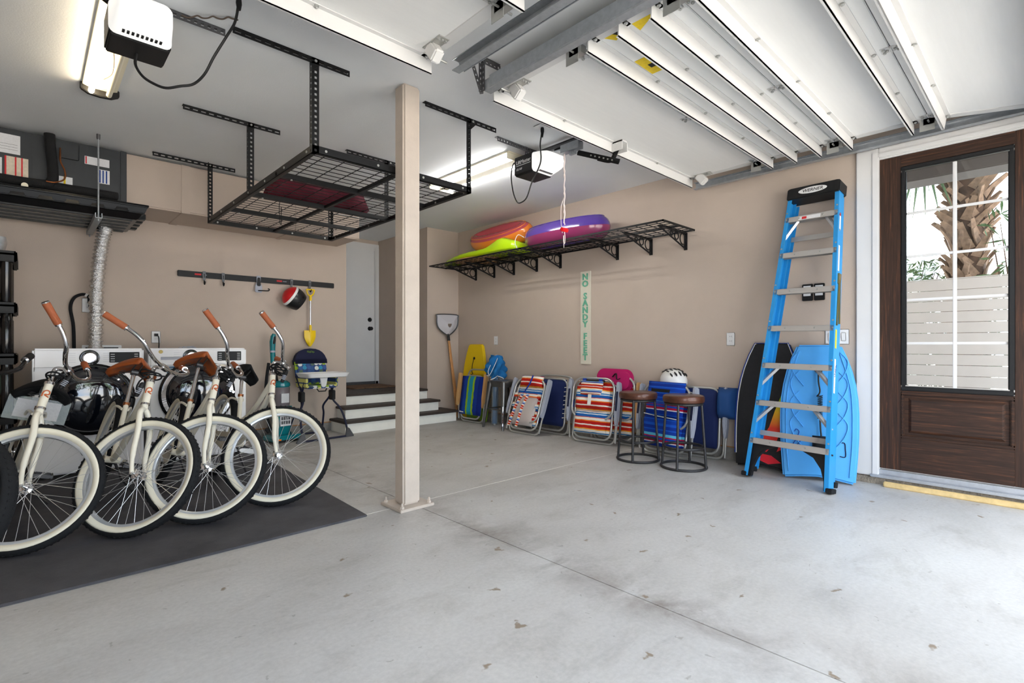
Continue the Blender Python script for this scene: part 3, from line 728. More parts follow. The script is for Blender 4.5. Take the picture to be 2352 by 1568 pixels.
for k in range(4):
    for y_ in (0, RLy): bl.cyl((.08 + k * .34, y_ - .006, .022), (.08 + k * .34, y_ + .008, .022), .008, seg=8)
for y_ in (.6, 1.19, 1.79):
    for x_ in (.1, RWx - .1): bl.cyl((x_, y_, -.004), (x_, y_, .004), .008, seg=8)
bl.build('bolts', 'bolt', rk, kind='stuff')
for ix, x_ in ((0, 0), (1, RWx)):
    for y_ in (0, 1.19, RLy):
        up = MB(); hh = ZC - RZ_ - .002
        yy = y_ + (.0 if y_ < 2 else -.0)
        perf(up, hh, .04, .032, .014, M=T(x_ + (0 if ix == 0 else -.04), yy, 0) @ RY(-90) @ T(0, 0, -.04))
        perf(up, hh, .036, .032, .012, M=T(x_ + (0 if ix == 0 else 0), yy, 0) @ RZ(90) @ RY(-90) @ T(0, 0, -.036 if y_ < 2 else -.0))
        up.build('upright', 'black_metal', rk)
        cx0 = -.42 if ix == 0 else -.40
        sl = MB(); perf_slot(sl, .65, .036, .05, .03, .011, M=T(x_ + cx0, yy, hh - .036)); perf_slot(sl, .65, .036, .05, .03, .011, M=T(x_ + cx0, yy + .036, hh - .002) @ RX(90))
        sl.build('ceiling_bracket', 'black_metal', rk)
        MB().prism([(x_ - .0, hh - .036), (x_ + .045, hh - .036), (x_, hh - .08)], yy - .003, yy).build('gusset', 'black_metal', rk)
        MB().cyl((x_ + .02, yy - .006, hh - .018), (x_ + .02, yy + .004, hh - .018), .008, seg=8).build('bracket_bolt', 'bolt', rk)
bagM = T(1.36, 4.27, RZ_ + .046)
bg_ = thing('rolled_bag', 'long maroon fabric bag lying on the ceiling rack', 'bag', M=bagM)
rings = []
for k in range(17):
    u = k / 16; x_ = .84 * u; rr_ = (.11 * min(1, (u * (1.02 - u) * 14)) ** .5 + .012) * (1 + .07 * math.sin(k * 2.1)); fy = 1.3
    rings.append([(x_ + (.02 * math.sin(a * 3 + k)), .0 + rr_ * fy * math.cos(a) + .03 * math.sin(k * .9), max(0, rr_ * .9 * (1 + math.sin(a)) * .9)) for a in [2 * PI * q / 16 for q in range(16)]])
MB().loft(rings).build('body', 'maroon', bg_, smooth='all')
MB(T(.62, .1, -.002)).box(0, .22, 0, .035, 0, .004).build('lettering_patch', 'white_cord', bg_)
MB().tube([(.15, .12, .03), (.15, .135, -.02), (.155, .135, -.16), (.165, .135, -.17), (.165, .13, -.02)], .003, 5).build('drawstring', 'strap_black', bg_)
# ------------------------------------------------------------------ air handler, duct, drain pan
ah = thing('air_handler', 'dark grey air handler with stickers hung against the ceiling', 'air handler', (0, 5.46, 2.27))
MB().box(-1.5, .60, 0, .6, 0, .42).build('cabinet', 'handler_grey', ah, bevel=.004)
MB().box(-1.4, -.02, -.008, 0, .01, .41).build('access_panel', 'handler_grey', ah, bevel=.003)
MB().box(.02, .52, -.008, 0, .01, .41).build('access_panel', 'handler_grey', ah, bevel=.003)
MB().box(.57, .612, -.012, .6, -.003, .425).build('end_flange', 'handler_grey', ah, bevel=.003)
MB().box(.10, .30, -.013, -.006, .27, .40).build('cover_plate', 'handler_grey', ah, bevel=.006)
def decal(x0, x1, z0, z1, m, nm='sticker', y=-.0095, par=ah): return MB().box(x0, x1, y - .0008, y, z0, z1).build(nm, m, par)
decal(-.35, -.045, .23, .375, 'label_white'); decal(-.13, -.0, .035, .21, 'label_beige'); decal(-.28, -.145, .035, .19, 'label_white')
for x_ in (-.13, -.075, -.04): decal(x_, x_ + .009, .035, .21, 'label_red', 'sticker_band', -.0105)
decal(-.20, -.193, .045, .185, 'label_orange', 'sticker_band', -.0105)
decal(.155, .26, .035, .125, 'label_white'); decal(.157, .172, .035, .125, 'yellow_label', 'sticker_band', -.0105); decal(.205, .218, .035, .125, 'yellow_label', 'sticker_band', -.0105)
decal(.15, .168, .13, .19, 'label_white'); decal(.335, .495, .26, .325, 'label_white'); decal(.34, .349, .263, .322, 'label_red', 'sticker_band', -.0105)
decal(.425, .497, .12, .235, 'label_white')
for x_ in (.428, .449, .471): decal(x_, x_ + .01, .125, .23, 'label_blue', 'sticker_band', -.0105)
for z_ in (.26, .28, .30): decal(-.33, -.06, z_, z_ + .0015, 'ink', 'sticker_print', -.0105)
for x_ in (-.24, -.16): decal(x_, x_ + .0015, .235, .37, 'ink', 'sticker_print', -.0105)
dk = struct('duct', MB().box(.60, 2.78, 5.5, YB, 2.262, ZC - .02), 'wall_paint', 'beige painted supply duct along the top of the back wall', bevel=.012)
MB().box(1.02, 1.09, 5.494, YB, 2.256, ZC - .02).build('seam_tape', 'wall_paint', dk, bevel=.003)
MB().box(2.05, 2.1, 5.494, YB, 2.256, ZC - .02).build('seam_tape', 'wall_paint', dk, bevel=.003)
MB().box(.6, .61, 5.485, 5.5, 2.262, ZC - .02).build('mastic', 'cardboard', dk)
ip = thing('insulated_pipes', 'black foam covered refrigerant pipes running along the air handler', 'pipes', (0, 5.40, 2.29))
MB().tube(smooth_path([(.12, -.02, .40), (.125, -.02, .3), (.14, -.02, .12), (.13, -.02, .03), (.05, -.02, .0), (-.4, -.02, .0), (-1.2, -.02, .0)], 6), .034, 12).build('pipe', 'insulation', ip, smooth=True)
MB().tube(smooth_path([(.1, -.0, .0), (.3, .0, .0), (.5, .0, .0), (.54, .005, .0)], 5), .036, 12).build('pipe', 'insulation', ip, smooth=True)
MB().tube(smooth_path([(.185, .03, .32), (.182, -.01, .27), (.185, -.02, .2), (.21, -.03, .13), (.205, -.04, .06), (.15, -.06, .02), (.1, -.06, .018)], 6), .006, 8).build('copper_line', 'copper', ip, smooth=True)
MB().cyl((-.21, -.05, .01), (-.21, -.05, .05), .022, seg=14).cyl((-.02, -.09, -.045), (-.02, -.06, -.045), .02, seg=14).build('drain_cap', 'fixture_white', ip, smooth=True)
dp = thing('drain_pan', 'glossy black moulded drain pan below the air handler', 'drain pan', (0, 5.24, 2.10))
px0, px1, py0, py1 = -1.7, .745, 0, .80
rings = []
for z_, k in ((.0, .075), (.05, .045), (.052, .03), (.105, .012), (.11, 0), (.122, 0)):
    rings.append([(px0 + k, py0 + k, z_), (px1 - k, py0 + k, z_), (px1 - k, py1 - k, z_), (px0 + k, py1 - k, z_)])
MB().loft(rings).build('tray', 'pan_black', dp, bevel=.006)
for k in range(9):
    x_ = .56 - k * .155
    rb = MB().prism([(-.05, 0), (.05, 0), (.036, .05), (-.036, .05)], -.004, .05, T(x_, .025, .05)); rb.build('rib', 'pan_black', dp, bevel=.006)
for k in range(4):
    MB().box(.66, .735, .12 + k * .16, .2 + k * .16, .015, .075).build('end_rib', 'pan_black', dp, bevel=.008)
for k in range(5): MB().box(px0 + .1, px1 - .1, .1 + k * .14, .15 + k * .14, -.012, .01).build('floor_rib', 'pan_black', dp, bevel=.008)
su = thing('strut_hanger', 'slotted steel channel on threaded rods under the drain pan', 'hanger bracket', (.405, 5.22, 0))
sm = MB(); perf_slot(sm, .86, .04, .05, .03, .014, M=T(0, -.03, 2.05) @ RZ(90)); sm.box(-.022, -.018, -.03, .83, 2.05, 2.089).box(.018, .022, -.03, .83, 2.05, 2.089).box(-.02, .02, -.03, .83, 2.05, 2.054)
sm.build('channel', 'galv', su)
MB().cyl((0, 0, 2.03), (0, 0, ZC), .006, seg=10).build('threaded_rod', 'galv', su)
MB().cyl((0, .8, 2.03), (0, .8, 2.11), .006, seg=10).build('threaded_rod', 'galv', su)
MB().lathe([(.011, ZC - .04), (.013, ZC - .03), (.013, ZC)], 10).build('rod_anchor', 'dark_galv', su)

# flexible foil duct
fd = thing('foil_duct', 'crinkled silver foil dryer hose rising to the drain pan', 'duct hose', (0, 0, 0))
path = smooth_path([(.44, 5.945, .95), (.442, 5.94, 1.2), (.448, 5.91, 1.6), (.474, 5.86, 1.92), (.504, 5.80, 2.105)], 28)
MB().tube(path, [.051 + .007 * math.sin(i * 1.9) + .003 * math.sin(i * 5.3) for i in range(len(path))], 20).build('hose', 'foil', fd, smooth='all')

# ------------------------------------------------------------------ black shelving on the left
shf = thing('plastic_shelving', 'black plastic shelving unit with round posts against the back wall', 'shelving unit', (-.98, 5.28, 0))
SW, SD = .92, .62
for z_ in (.06, .50, .94, 1.32, 1.70):
    MB().box(0, SW, 0, SD, z_, z_ + .03).box(0, SW, 0, .025, z_ - .04, z_ + .04).box(0, SW, SD - .025, SD, z_ - .04, z_ + .04).box(0, .025, 0, SD, z_ - .04, z_ + .04).box(SW - .025, SW, 0, SD, z_ - .04, z_ + .04).build('shelf', 'black_plastic', shf, bevel=.008)
for x_ in (.06, SW - .06):
    for y_ in (.06, SD - .06):
        MB().lathe([(.034, 0), (.034, .42), (.03, .43), (.03, .5), (.034, .51), (.034, .86), (.03, .87), (.03, .95), (.034, .96), (.034, 1.24), (.03, 1.25), (.03, 1.33), (.034, 1.34), (.034, 1.70)], 14, T(x_, y_, 0)).build('post', 'black_gloss', shf, smooth=True)
def blob(name, label, cat, loc, w, d, h, m, seed, group=None, rough=.12):
    rnd = random.Random(seed); rings = []
    ph = [rnd.uniform(0, 6) for _ in range(6)]
    for k in range(9):
        u = k / 8; s_ = (1 - (2 * u - 1) ** 4) ** .5 if 0 < k < 8 else .35
        rings.append([((w / 2) * s_ * (1 + rough * math.sin(3 * a + ph[0] + k)) * math.copysign(abs(math.cos(a)) ** .7, math.cos(a)), (d / 2) * s_ * (1 + rough * math.sin(2 * a + ph[1] + k * .7)) * math.copysign(abs(math.sin(a)) ** .7, math.sin(a)), h * u + (rough * .25 * h * math.sin(4 * a + ph[2]) if 0 < k < 8 else 0)) for a in [2 * PI * q / 20 for q in range(20)]])
    o = MB().loft(rings).build(name, m, smooth='all'); o.location = loc
    return tag(o, label, cat, group)
cbx = thing('clear_bin', 'clear plastic bin on top of the black shelving', 'storage bin', (-.42, 5.55, 1.74))
MB().loft([[(p[0] * .92, p[1] * .92, 0) for p in rrect(.6, .4, .04)], [(p[0], p[1], .11) for p in rrect(.6, .4, .04)], [(p[0] * .96, p[1] * .95, .11) for p in rrect(.6, .4, .04)], [(p[0] * .88, p[1] * .88, .006) for p in rrect(.6, .4, .04)]]).build('tub', 'clear_wrap', cbx, smooth=True)
blob('foil_bag', 'crumpled shiny bag inside the clear bin', 'bag', (-.36, 5.55, 1.757), .36, .26, .07, 'foil', 3)
blob('folded_towel', 'crumpled pale green towel on the beige bundle', 'towel', (-.36, 5.50, .665), .42, .36, .2, 'towel_green', 5, rough=.2)
blob('grey_cloth_bag', 'beige cloth bundle under the green towel on the shelving', 'cloth', (-.36, 5.52, .53), .46, .40, .14, 'cardboard', 8)
blob('brown_bag', 'small brown crumpled bag on the second black shelf', 'bag', (-.22, 5.5, 1.35), .2, .2, .07, 'cardboard', 9, rough=.25)

# ------------------------------------------------------------------ washer and dryer
def laundry(name, label, x0, w, kind):
    o = thing(name, label, name, (x0 + w / 2, 5.30, .012))
    h = 1.005; d_ = .575
    MB().box(-w / 2, w / 2, .012, d_, .02, h).build('body', 'appliance', o, bevel=.016, seg=3)
    MB().box(-w / 2 + .004, w / 2 - .004, -.012, .03, h - .155, h - .004).build('control_panel', 'appliance', o, bevel=.012, seg=3)
    MB().box(-w / 2 + .004, w / 2 - .004, -.004, .02, .03, h - .165).build('front_panel', 'appliance', o, bevel=.01)
    for sx in (-1, 1):
        for yy in (.06, d_ - .06): MB().lathe([(.022, 0), (.022, .012), (.014, .022)], 12, T(sx * (w / 2 - .06), yy, 0)).build('foot', 'black_rubber', o)
    kx = -.012 if kind == 0 else -.075
    MB(RX(90)).lathe([(.052, 0), (.052, .006), (.046, .012), (.044, .03), (.038, .036), (0, .036)], 28).build('dial', 'chrome', o, smooth=True, M=T(kx, -.012, h - .075))
    MB(RX(90)).lathe([(.064, 0), (.064, .006), (.054, .008)], 28).build('dial_ring', 'black_gloss', o, smooth=True, M=T(kx, -.012, h - .075))
    x1 = w / 2 - .235 if kind == 0 else w / 2 - .25
    MB().box(x1, x1 + .20, -.016, -.011, h - .115, h - .03).build('display', 'black_plastic', o, bevel=.002)
    pr = MB()
    for k in range(4):
        pr.box(x1 + .008, x1 + .035, -.0168, -.0158, h - .05 - k * .018, h - .046 - k * .018).box(x1 + .165, x1 + .19, -.0168, -.0158, h - .05 - k * .018, h - .046 - k * .018)
    pr.build('display_print', 'white_plastic', o)
    pr = MB()
    for k in range(5):
        pr.box(kx - .13, kx - .085, -.0128, -.0118, h - .04 - k * .017, h - .0385 - k * .017).box(kx + .085, kx + .13, -.0128, -.0118, h - .04 - k * .017, h - .0385 - k * .017)
    pr.build('panel_print', 'grey_plastic', o)
    # round door
    cz = .60; cx_ = .0 if kind == 0 else -.02; r_ = .285 if kind == 0 else .30
    D = T(cx_, -.004, cz)
    MB(RX(90)).lathe([(r_, 0), (r_, .022), (r_ - .012, .03), (r_ - .02, .032)], 56).build('door_ring', 'black_gloss', o, smooth=True, M=D)
    if kind == 1:
        tk = MB()
        for k in range(96):
            a = 2 * PI * k / 96; tk.box(-.0022, .0022, -.040, -.028, r_ - .05, r_ - .022, RY(math.degrees(a)))
        tk.build('tick_marks', 'chrome', o, kind='stuff', M=D)
        MB(RX(90)).lathe([(r_ - .018, .028), (r_ - .02, .036), (r_ - .052, .036), (r_ - .054, .03)], 56).build('trim_ring', 'chrome', o, smooth=True, M=D)
        r_ -= .03
    MB(RX(90)).lathe([(r_ - .02, .026), (r_ - .03, .05), (r_ - .06, .075), (r_ - .11, .093), (r_ - .17, .102), (.05, .106), (0, .107)], 56).build('door_glass', 'appliance_glass', o, smooth='all', M=D)
    MB(RX(90)).lathe([(.012, -.03), (.014, .0), (.012, .03)], 10).build('latch', 'chrome', o, M=D @ T(r_ + .0, -.05, 0))
    return o
w1 = laundry('washer', 'white front loading washer with a dark glossy porthole next to the shelving', .02, .695, 0)
w2 = laundry('dryer', 'white front loading dryer with chrome ticked porthole rim and blue sticker', .745, .77, 1)
MB().box(-.1735 + .0, -.155, -.014, -.011, .90, .955).build('badge', 'brass', w1, bevel=.003)
MB().box(-.115, .08, -.0128, -.0118, .0, .0).build('badge', 'brass', w2) if False else None
MB(RX(90)).lathe([(.016, 0), (.016, .002), (0, .002)], 18).build('badge', 'brass', w2, M=T(-.30, -.0125, .975))
MB().box(-.30, -.12, -.0135, -.0115, .905, .93).build('drawer_pull', 'grey_plastic', w2, bevel=.004)
sk = MB().prism([(-.27, .845), (-.10, .845), (-.10, .815), (-.16, .765), (-.19, .765), (-.245, .70), (-.27, .72), (-.25, .775)], -.0062, -.0042); sk.build('blue_sticker', 'blue_sticker', w2)
text('lettering', 'SMARTER LAUNDRY', .013, 'white_plastic', w2, T(-.175, -.0066, .83))
MB().box(.29, .325, -.0065, -.0042, .80, .845).build('energy_sticker', 'dark_galv', w2)
tag(MB().tube(smooth_path([(1.02, 5.6, 1.022), (1.08, 5.66, 1.028), (1.16, 5.62, 1.022), (1.12, 5.55, 1.022), (1.05, 5.58, 1.03)], 6), .004, 6).tube(smooth_path([(1.04, 5.55, 1.022), (1.14, 5.6, 1.035), (1.1, 5.66, 1.022)], 6), .004, 6).build('coiled_cord', 'grey_plastic', smooth=True), 'thin grey cord lying on top of the dryer', 'cord')

# outlets on the walls
def plate(label, loc, rot, w=.075, h=.118, kind='outlet'):
    o = thing(kind + '_plate', label, kind, loc, rot)
    MB().box(-w / 2, w / 2, -.006, 0, -h / 2, h / 2).build('plate', 'white_plastic', o, bevel=.003)
    if kind == 'outlet':
        for z_ in (-.021, .021):
            MB().box(-.017, .017, -.008, -.005, z_ - .014, z_ + .014).build('socket', 'white_plastic', o, bevel=.003)
            MB().box(-.008, -.006, -.0085, -.0075, z_ - .002, z_ + .008).box(.006, .008, -.0085, -.0075, z_ - .002, z_ + .008).build('slots', 'ink', o)
    return o
plate('white wall outlet beside the dark boogie board', (XR, 2.025, 1.10), R(-90))
plate('white wall outlet above the corner beach chair', (XR, 5.25, 1.11), R(-90), .08)
sw = plate('white switch plate behind the blue ladder', (XR, 1.18, 1.11), R(-90), .165, .118, 'switch')
for x_ in (-.045, 0, .045): MB().box(x_ - .016, x_ + .016, -.011, -.005, -.033, .033).build('rocker', 'white_plastic', sw, bevel=.003)
for k, y_ in enumerate((1.389, 1.302)):
    s_ = thing('remote_control', ('black and white wall remote behind the ladder, nearer the sign' if k == 0 else 'black and white wall remote behind the ladder, nearer the wooden door'), 'wall control', (XR, y_, 1.475), R(-90))
    MB().box(-.038, .038, -.022, 0, -.068, .068).build('case', 'black_plastic', s_, bevel=.004)
    MB().box(-.028, .028, -.024, -.021, -.03, .055).build('screen', 'white_plastic', s_, bevel=.002)
o_ = plate('white wall outlet with a black plug above the dryer', (.917, YB, 1.125), 0)
MB().box(-.014, .014, -.04, -.007, .008, .034).tube(smooth_path([(.0, -.04, .02), (.015, -.05, .0), (.02, -.04, -.06), (.02, -.03, -.12)], 5), .005, 6).build('plug', 'black_plastic', o_)
o_ = plate('white dryer outlet beside the foil hose', (.40, YB, 1.41), 0, .09, .13)
MB().box(-.0, .03, -.05, -.006, -.03, .045).build('plug', 'black_plastic', o_, bevel=.005)
dc = thing('power_cord', 'thick black dryer cord arching down behind the washer', 'cord', (0, 0, 0))
MB().tube(smooth_path([(.405, YB - .03, 1.43), (.40, YB - .045, 1.485), (.36, YB - .05, 1.505), (.30, YB - .04, 1.47), (.275, YB - .035, 1.38), (.295, YB - .03, 1.22), (.30, YB - .03, 1.0)], 7), .013, 10).build('cable', 'black_rubber', dc, smooth=True)
MB().tube([(.375, YB - .05, 1.503), (.39, YB - .049, 1.495)], .016, 10).build('cord_tag', 'white_plastic', dc)
vb = thing('valve_box', 'white washer valve box low on the wall behind the washer', 'valve box', (.50, YB, .99), 0)
MB().box(-.145, .145, -.012, 0, -.09, .055).build('frame', 'white_plastic', vb, bevel=.004)
MB().box(-.12, .12, -.0135, -.011, -.075, .035).build('recess', 'ink', vb)

# ------------------------------------------------------------------ wall rail, hooks, helmet, shovel
wr = thing('tool_rail', 'long black tool rail with red badges on the back wall', 'tool rail', (1.095, YB, 1.775))
MB().prism([(0, -.031), (0, .031), (1.64, .031), (1.64, -.031)], -.022, 0, T(0, 0, 0)).build('rail', 'black_plastic', wr, bevel=.006)
for x_ in (.15, .96):
    MB().box(x_, x_ + .06, -.0235, -.0215, -.007, .011).build('badge', 'label_red', wr, bevel=.002)
    MB().box(x_ + .068, x_ + .11, -.0232, -.0215, -.002, .003).build('badge_print', 'grey_plastic', wr)
def hook(x_, label, empty):
    h_ = thing('rail_hook', label, 'hook', (x_, YB - .023, 1.775))
    MB().prism([(-.016, .038), (.016, .038), (.011, -.06), (-.011, -.06)], -.008, .0).build('clip', 'dark_galv', h_, bevel=.003)
    MB().prism([(-.005, .01), (.005, .01), (.004, -.03), (-.004, -.03)], -.0095, -.0078).build('clip_slot', 'black_plastic', h_)
    MB().tube(smooth_path([(0, -.004, -.055), (0, -.006, -.085), (.0, -.022, -.10), (.0, -.04, -.09), (.0, -.046, -.07)], 5), .0055, 8).build('hook', 'black_metal', h_, smooth=True)
hook(1.33, 'empty grey clip hook, the one closest to the foil hose end of the rail', 1)
hook(1.508, 'empty grey clip hook, second on the rail from the foil hose', 1)
hook(2.22, 'grey clip hook on the rail holding the red and black helmet', 0)
hook(2.432, 'grey clip hook on the rail holding the yellow shovel', 0)
th = thing('tool_holder', 'grey plastic spring holder clipped to the black rail', 'tool holder', (1.86, YB - .023, 1.775))
MB().prism([(-.022, .04), (.022, .04), (.02, -.04), (.036, -.07), (.038, -.13), (.03, -.145), (-.03, -.145), (-.038, -.13), (-.036, -.07), (-.02, -.04)], -.014, 0).build('plate', 'grey_plastic', th, bevel=.004)
MB().prism([(-.013, .02), (.013, .02), (.02, -.06), (.017, -.075), (-.017, -.075), (-.02, -.06)], -.024, -.012).build('latch', 'black_plastic', th, bevel=.005)
MB().tube(smooth_path([(-.01, -.03, -.125), (.03, -.05, -.125), (.09, -.05, -.122), (.10, -.05, -.105), (.085, -.05, -.1)], 5), .006, 8).build('arm', 'black_plastic', th, smooth=True)
def helmet_shell(mb, rx, ry, rz, zcut=-.25, n=14, seg=28):
    rings = []
    for i in range(n + 1):
        v = zcut + (1 - zcut) * i / n; rr = math.sqrt(max(0, 1 - v * v)) if v > 0 else 1 - .25 * v * v
        if i == n: rr = .02
        rings.append([(rx * rr * math.cos(a) * (1 + .0), ry * rr * math.sin(a), rz * v) for a in [2 * PI * k / seg for k in range(seg)]])
    return mb.loft(rings, cap=False)
hm = thing('bike_helmet', 'red and black bike helmet with a white stripe on the wall rail', 'helmet', M=T(2.205, YB - .12, 1.588) @ Vector((-.84, -.02, .55)).to_track_quat('Z', 'Y').to_matrix().to_4x4())
helmet_shell(MB(), .112, .125, .118, -.88).build('shell', 'helmet_black', hm, smooth='all')
helmet_shell(MB(), .1135, .1265, .118, .38, 8).build('red_crown', 'helmet_red', hm, smooth='all')
MB().tube([(.107 * math.cos(a), .12 * math.sin(a), .036) for a in [2 * PI * k / 28 for k in range(28)]], .016, 6, closed=True, flat=(.45, 1)).build('white_stripe', 'helmet_white', hm, smooth=True)
for k in (-1, 0, 1): MB().tube([(.116 * math.cos(a), k * .04, -.07 + .02 * math.cos(2 * a)) for a in [-.9 + .3 * q for q in range(7)]], .008, 6, flat=(.5, 1)).build('rib', 'helmet_black', hm, smooth=True)
sv = thing('toy_shovel', 'yellow toy shovel with a metal shaft hanging from the rail', 'shovel', (2.425, YB - .05, 1.0))
bl_ = []
for k in range(9):
    v = k / 8; hw = .068 * (math.sin(PI / 2 * min(1, .12 + v * 1.25)) if v < .75 else 1)
    bl_.append([(hw * u, -.018 * (1 - u * u) + .012 * (v - .5) ** 2, .03 + .19 * v) for u in (-1, -.5, 0, .5, 1)] + [(hw * u, -.018 * (1 - u * u) + .012 * (v - .5) ** 2 + .004, .03 + .19 * v) for u in (1, .5, 0, -.5, -1)])
MB().loft(bl_).build('blade', 'yellow_plastic', sv, smooth=True)
MB().lathe([(.014, .2), (.015, .26), (.012, .285)], 12, T(0, -.012, 0)).build('socket', 'yellow_plastic', sv, smooth=True)
MB().cyl((0, -.012, .27), (0, -.012, .585), .0095, seg=12).build('shaft', 'chrome', sv, smooth=True)
MB().lathe([(.013, .57), (.016, .59), (.016, .615), (.012, .63)], 12, T(0, -.012, 0)).tube(smooth_path([(0, -.012, .625), (-.03, -.012, .645), (-.043, -.012, .685), (-.04, -.012, .70), (.04, -.012, .70), (.043, -.012, .685), (.03, -.012, .645), (0, -.012, .625)], 4), .009, 8).build('handle', 'yellow_plastic', sv, smooth=True)

# ------------------------------------------------------------------ upright vacuum
vc = thing('upright_vacuum', 'teal upright vacuum cleaner beside the high chair', 'vacuum cleaner', (2.02, 5.80, 0), R(8))
MB().prism([(-.17, .015), (.17, .015), (.175, .045), (.15, .075), (-.15, .075), (-.175, .045)], -.14, .1).build('floor_head', 'teal', vc, bevel=.012)
MB().box(-.165, .165, -.145, -.11, .012, .035).build('bumper', 'black_plastic', vc, bevel=.006)
MB().loft([[(p[0], p[1] + .02, z_) for p in rrect(w_, d_, .03)] for z_, w_, d_ in ((.07, .12, .12), (.14, .15, .16), (.36, .17, .18), (.38, .17, .18))]).build('body', 'teal', vc, smooth=True)
MB().box(-.06, .06, -.078, -.068, .17, .34).build('instruction_label', 'label_white', vc)
for i in range(3):
    for j in range(4): MB().box(-.05 + j * .026, -.03 + j * .026, -.0795, -.0775, .19 + i * .045, .225 + i * .045).build('label_print', 'dark_galv', vc)
MB().lathe([(.082, .38), (.086, .4), (.086, .58), (.08, .59)], 24, T(0, .02, 0)).build('dust_cup', 'smoke_plastic', vc, smooth=True)
MB().box(-.045, .04, -.072, -.066, .42, .52).build('cup_label', 'label_white', vc)
MB().lathe([(.08, .585), (.092, .60), (.09, .63), (.06, .655), (.02, .66), (0, .66)], 24, T(0, .02, 0)).build('cup_lid', 'teal', vc, smooth=True)
MB().lathe([(.03, .66), (.03, .667), (0, .667)], 16, T(0, .02, 0)).build('lid_badge', 'label_white', vc)
MB().tube(smooth_path([(0, .1, .1), (0, .12, .5), (-.03, .12, .8), (-.045, .12, .95)], 6), .026, 12).build('spine', 'black_plastic', vc, smooth=True)
MB().tube([(-.045, .12, .85), (-.05, .115, 1.0), (-.052, .11, 1.08), (-.05, .10, 1.14), (-.045, .09, 1.17)], [.024, .028, .032, .028, .016], 12).build('handle', 'teal', vc, smooth=True)
MB().tube([(-.052, .083, 1.06), (-.048, .075, 1.10), (-.046, .075, 1.14)], [.01, .014, .01], 8).build('handle_grip', 'black_plastic', vc, smooth=True)
MB().lathe([(.03, .965), (.03, .985)], 14, T(-.05, .115, 0)).build('collar', 'grey_plastic', vc)
MB().tube(smooth_path([(-.1, .05, .12), (-.15, .04, .3), (-.13, .1, .6), (-.09, .12, .85)], 6), .016, 10).build('hose', 'black_rubber', vc, smooth=True)
MB().cyl((-.17, -.05, .12), (-.2, -.05, .16), .02, seg=10).build('pedal', 'black_plastic', vc)
MB().box(-.155, -.085, -.148, -.142, .03, .045).build('orange_pedal', 'float_orange', vc)

# ------------------------------------------------------------------ high chair
hc = thing('high_chair', 'navy folding high chair with dotted seat and white tray', 'high chair', M=T(2.375, 5.76, 0) @ RZ(4) @ Matrix.Diagonal((1, 1, .965, 1)))
dm, dtn, dbb = newmat('dots')
tcn = N(dtn, 'ShaderNodeTexCoord'); vo_ = N(dtn, 'ShaderNodeTexVoronoi', voronoi_dimensions='2D', Scale=21, Randomness=.3); sx_ = N(dtn, 'ShaderNodeSeparateXYZ'); cx_n = N(dtn, 'ShaderNodeCombineXYZ'); dtn.links.new(tcn.outputs['Object'], sx_.inputs[0]); dtn.links.new(sx_.outputs[0], cx_n.inputs[0]); dtn.links.new(sx_.outputs[2], cx_n.inputs[1]); dtn.links.new(cx_n.outputs[0], vo_.inputs['Vector'])
sc_ = N(dtn, 'ShaderNodeSeparateColor'); dtn.links.new(vo_.outputs['Color'], sc_.inputs[0])
r_ = N(dtn, 'ShaderNodeValToRGB'); cr = r_.color_ramp; cr.interpolation = 'CONSTANT'
cols = [(0, (44, 84, 140)), (.18, (30, 54, 108)), (.34, (160, 190, 50)), (.48, (226, 228, 224)), (.6, (40, 140, 180)), (.72, (226, 220, 130)), (.82, (84, 108, 96)), (.92, (54, 90, 150))]
while len(cr.elements) < len(cols): cr.elements.new(.5)
for e, (p, c) in zip(cr.elements, cols): e.position = p; e.color = lin(c)
dtn.links.new(sc_.outputs[0], r_.inputs[0])
rr2 = N(dtn, 'ShaderNodeValToRGB'); rr2.color_ramp.elements[0].position = .50; rr2.color_ramp.elements[1].position = .52
dtn.links.new(vo_.outputs['Distance'], rr2.inputs[0])
mxx = N(dtn, 'ShaderNodeMix', data_type='RGBA'); dtn.links.new(rr2.outputs[0], mxx.inputs['Factor']); dtn.links.new(r_.outputs[0], mxx.inputs['A']); mxx.inputs['B'].default_value = lin((40, 66, 120)); dtn.links.new(mxx.outputs['Result'], dbb.inputs['Base Color'])
dbb.inputs['Roughness'].default_value = .7
# backrest as an arch-topped padded panel
def arch_panel(w, z0, z1, y, lean, th, n=12):
    out = [(-w / 2, z0), (w / 2, z0)] + [(w / 2 * math.cos(t) ** .8 if math.cos(t) > 0 else -w / 2 * abs(math.cos(t)) ** .8, z1 - w * .42 + w * .42 * math.sin(t)) for t in [PI * k / n for k in range(n + 1)]]
    return out
o1 = arch_panel(.37, .61, 1.04, 0, 0, .04)
MB(T(0, .10, 0) @ T(0, 0, .7) @ RX(-12) @ T(0, 0, -.7)).prism(o1, -.03, .03).build('backrest', 'dots', hc, bevel=.018, seg=3)
o2 = [(x_, z_) for x_, z_ in arch_panel(.376, .915, 1.045, 0, 0, .04)]
MB(T(0, .10, 0) @ T(0, 0, .7) @ RX(-12) @ T(0, 0, -.7)).prism(o2, -.036, .034).build('headrest', 'navy', hc, bevel=.016, seg=3)
for k in range(4): MB(T(0, .10, 0) @ T(0, 0, .7) @ RX(-12) @ T(0, 0, -.7)).tube([(-.03 + .02 * k + .012 * math.cos(a), -.038, 1.0 + (.0 if k % 2 else .006) + .008 * math.sin(a)) for a in [2 * PI * q / 12 for q in range(12)]], .002, 5, closed=True).build('emblem_ring', 'board_green', hc)
MB().prism([(-.17, .585), (.17, .585), (.185, .62), (-.185, .62)], -.17, .12).build('seat', 'dots', hc, bevel=.012)
for sx in (-1, 1): MB().box(sx * .175 - .012, sx * .175 + .012, -.16, .1, .60, .74).build('seat_side', 'dots', hc, bevel=.01)
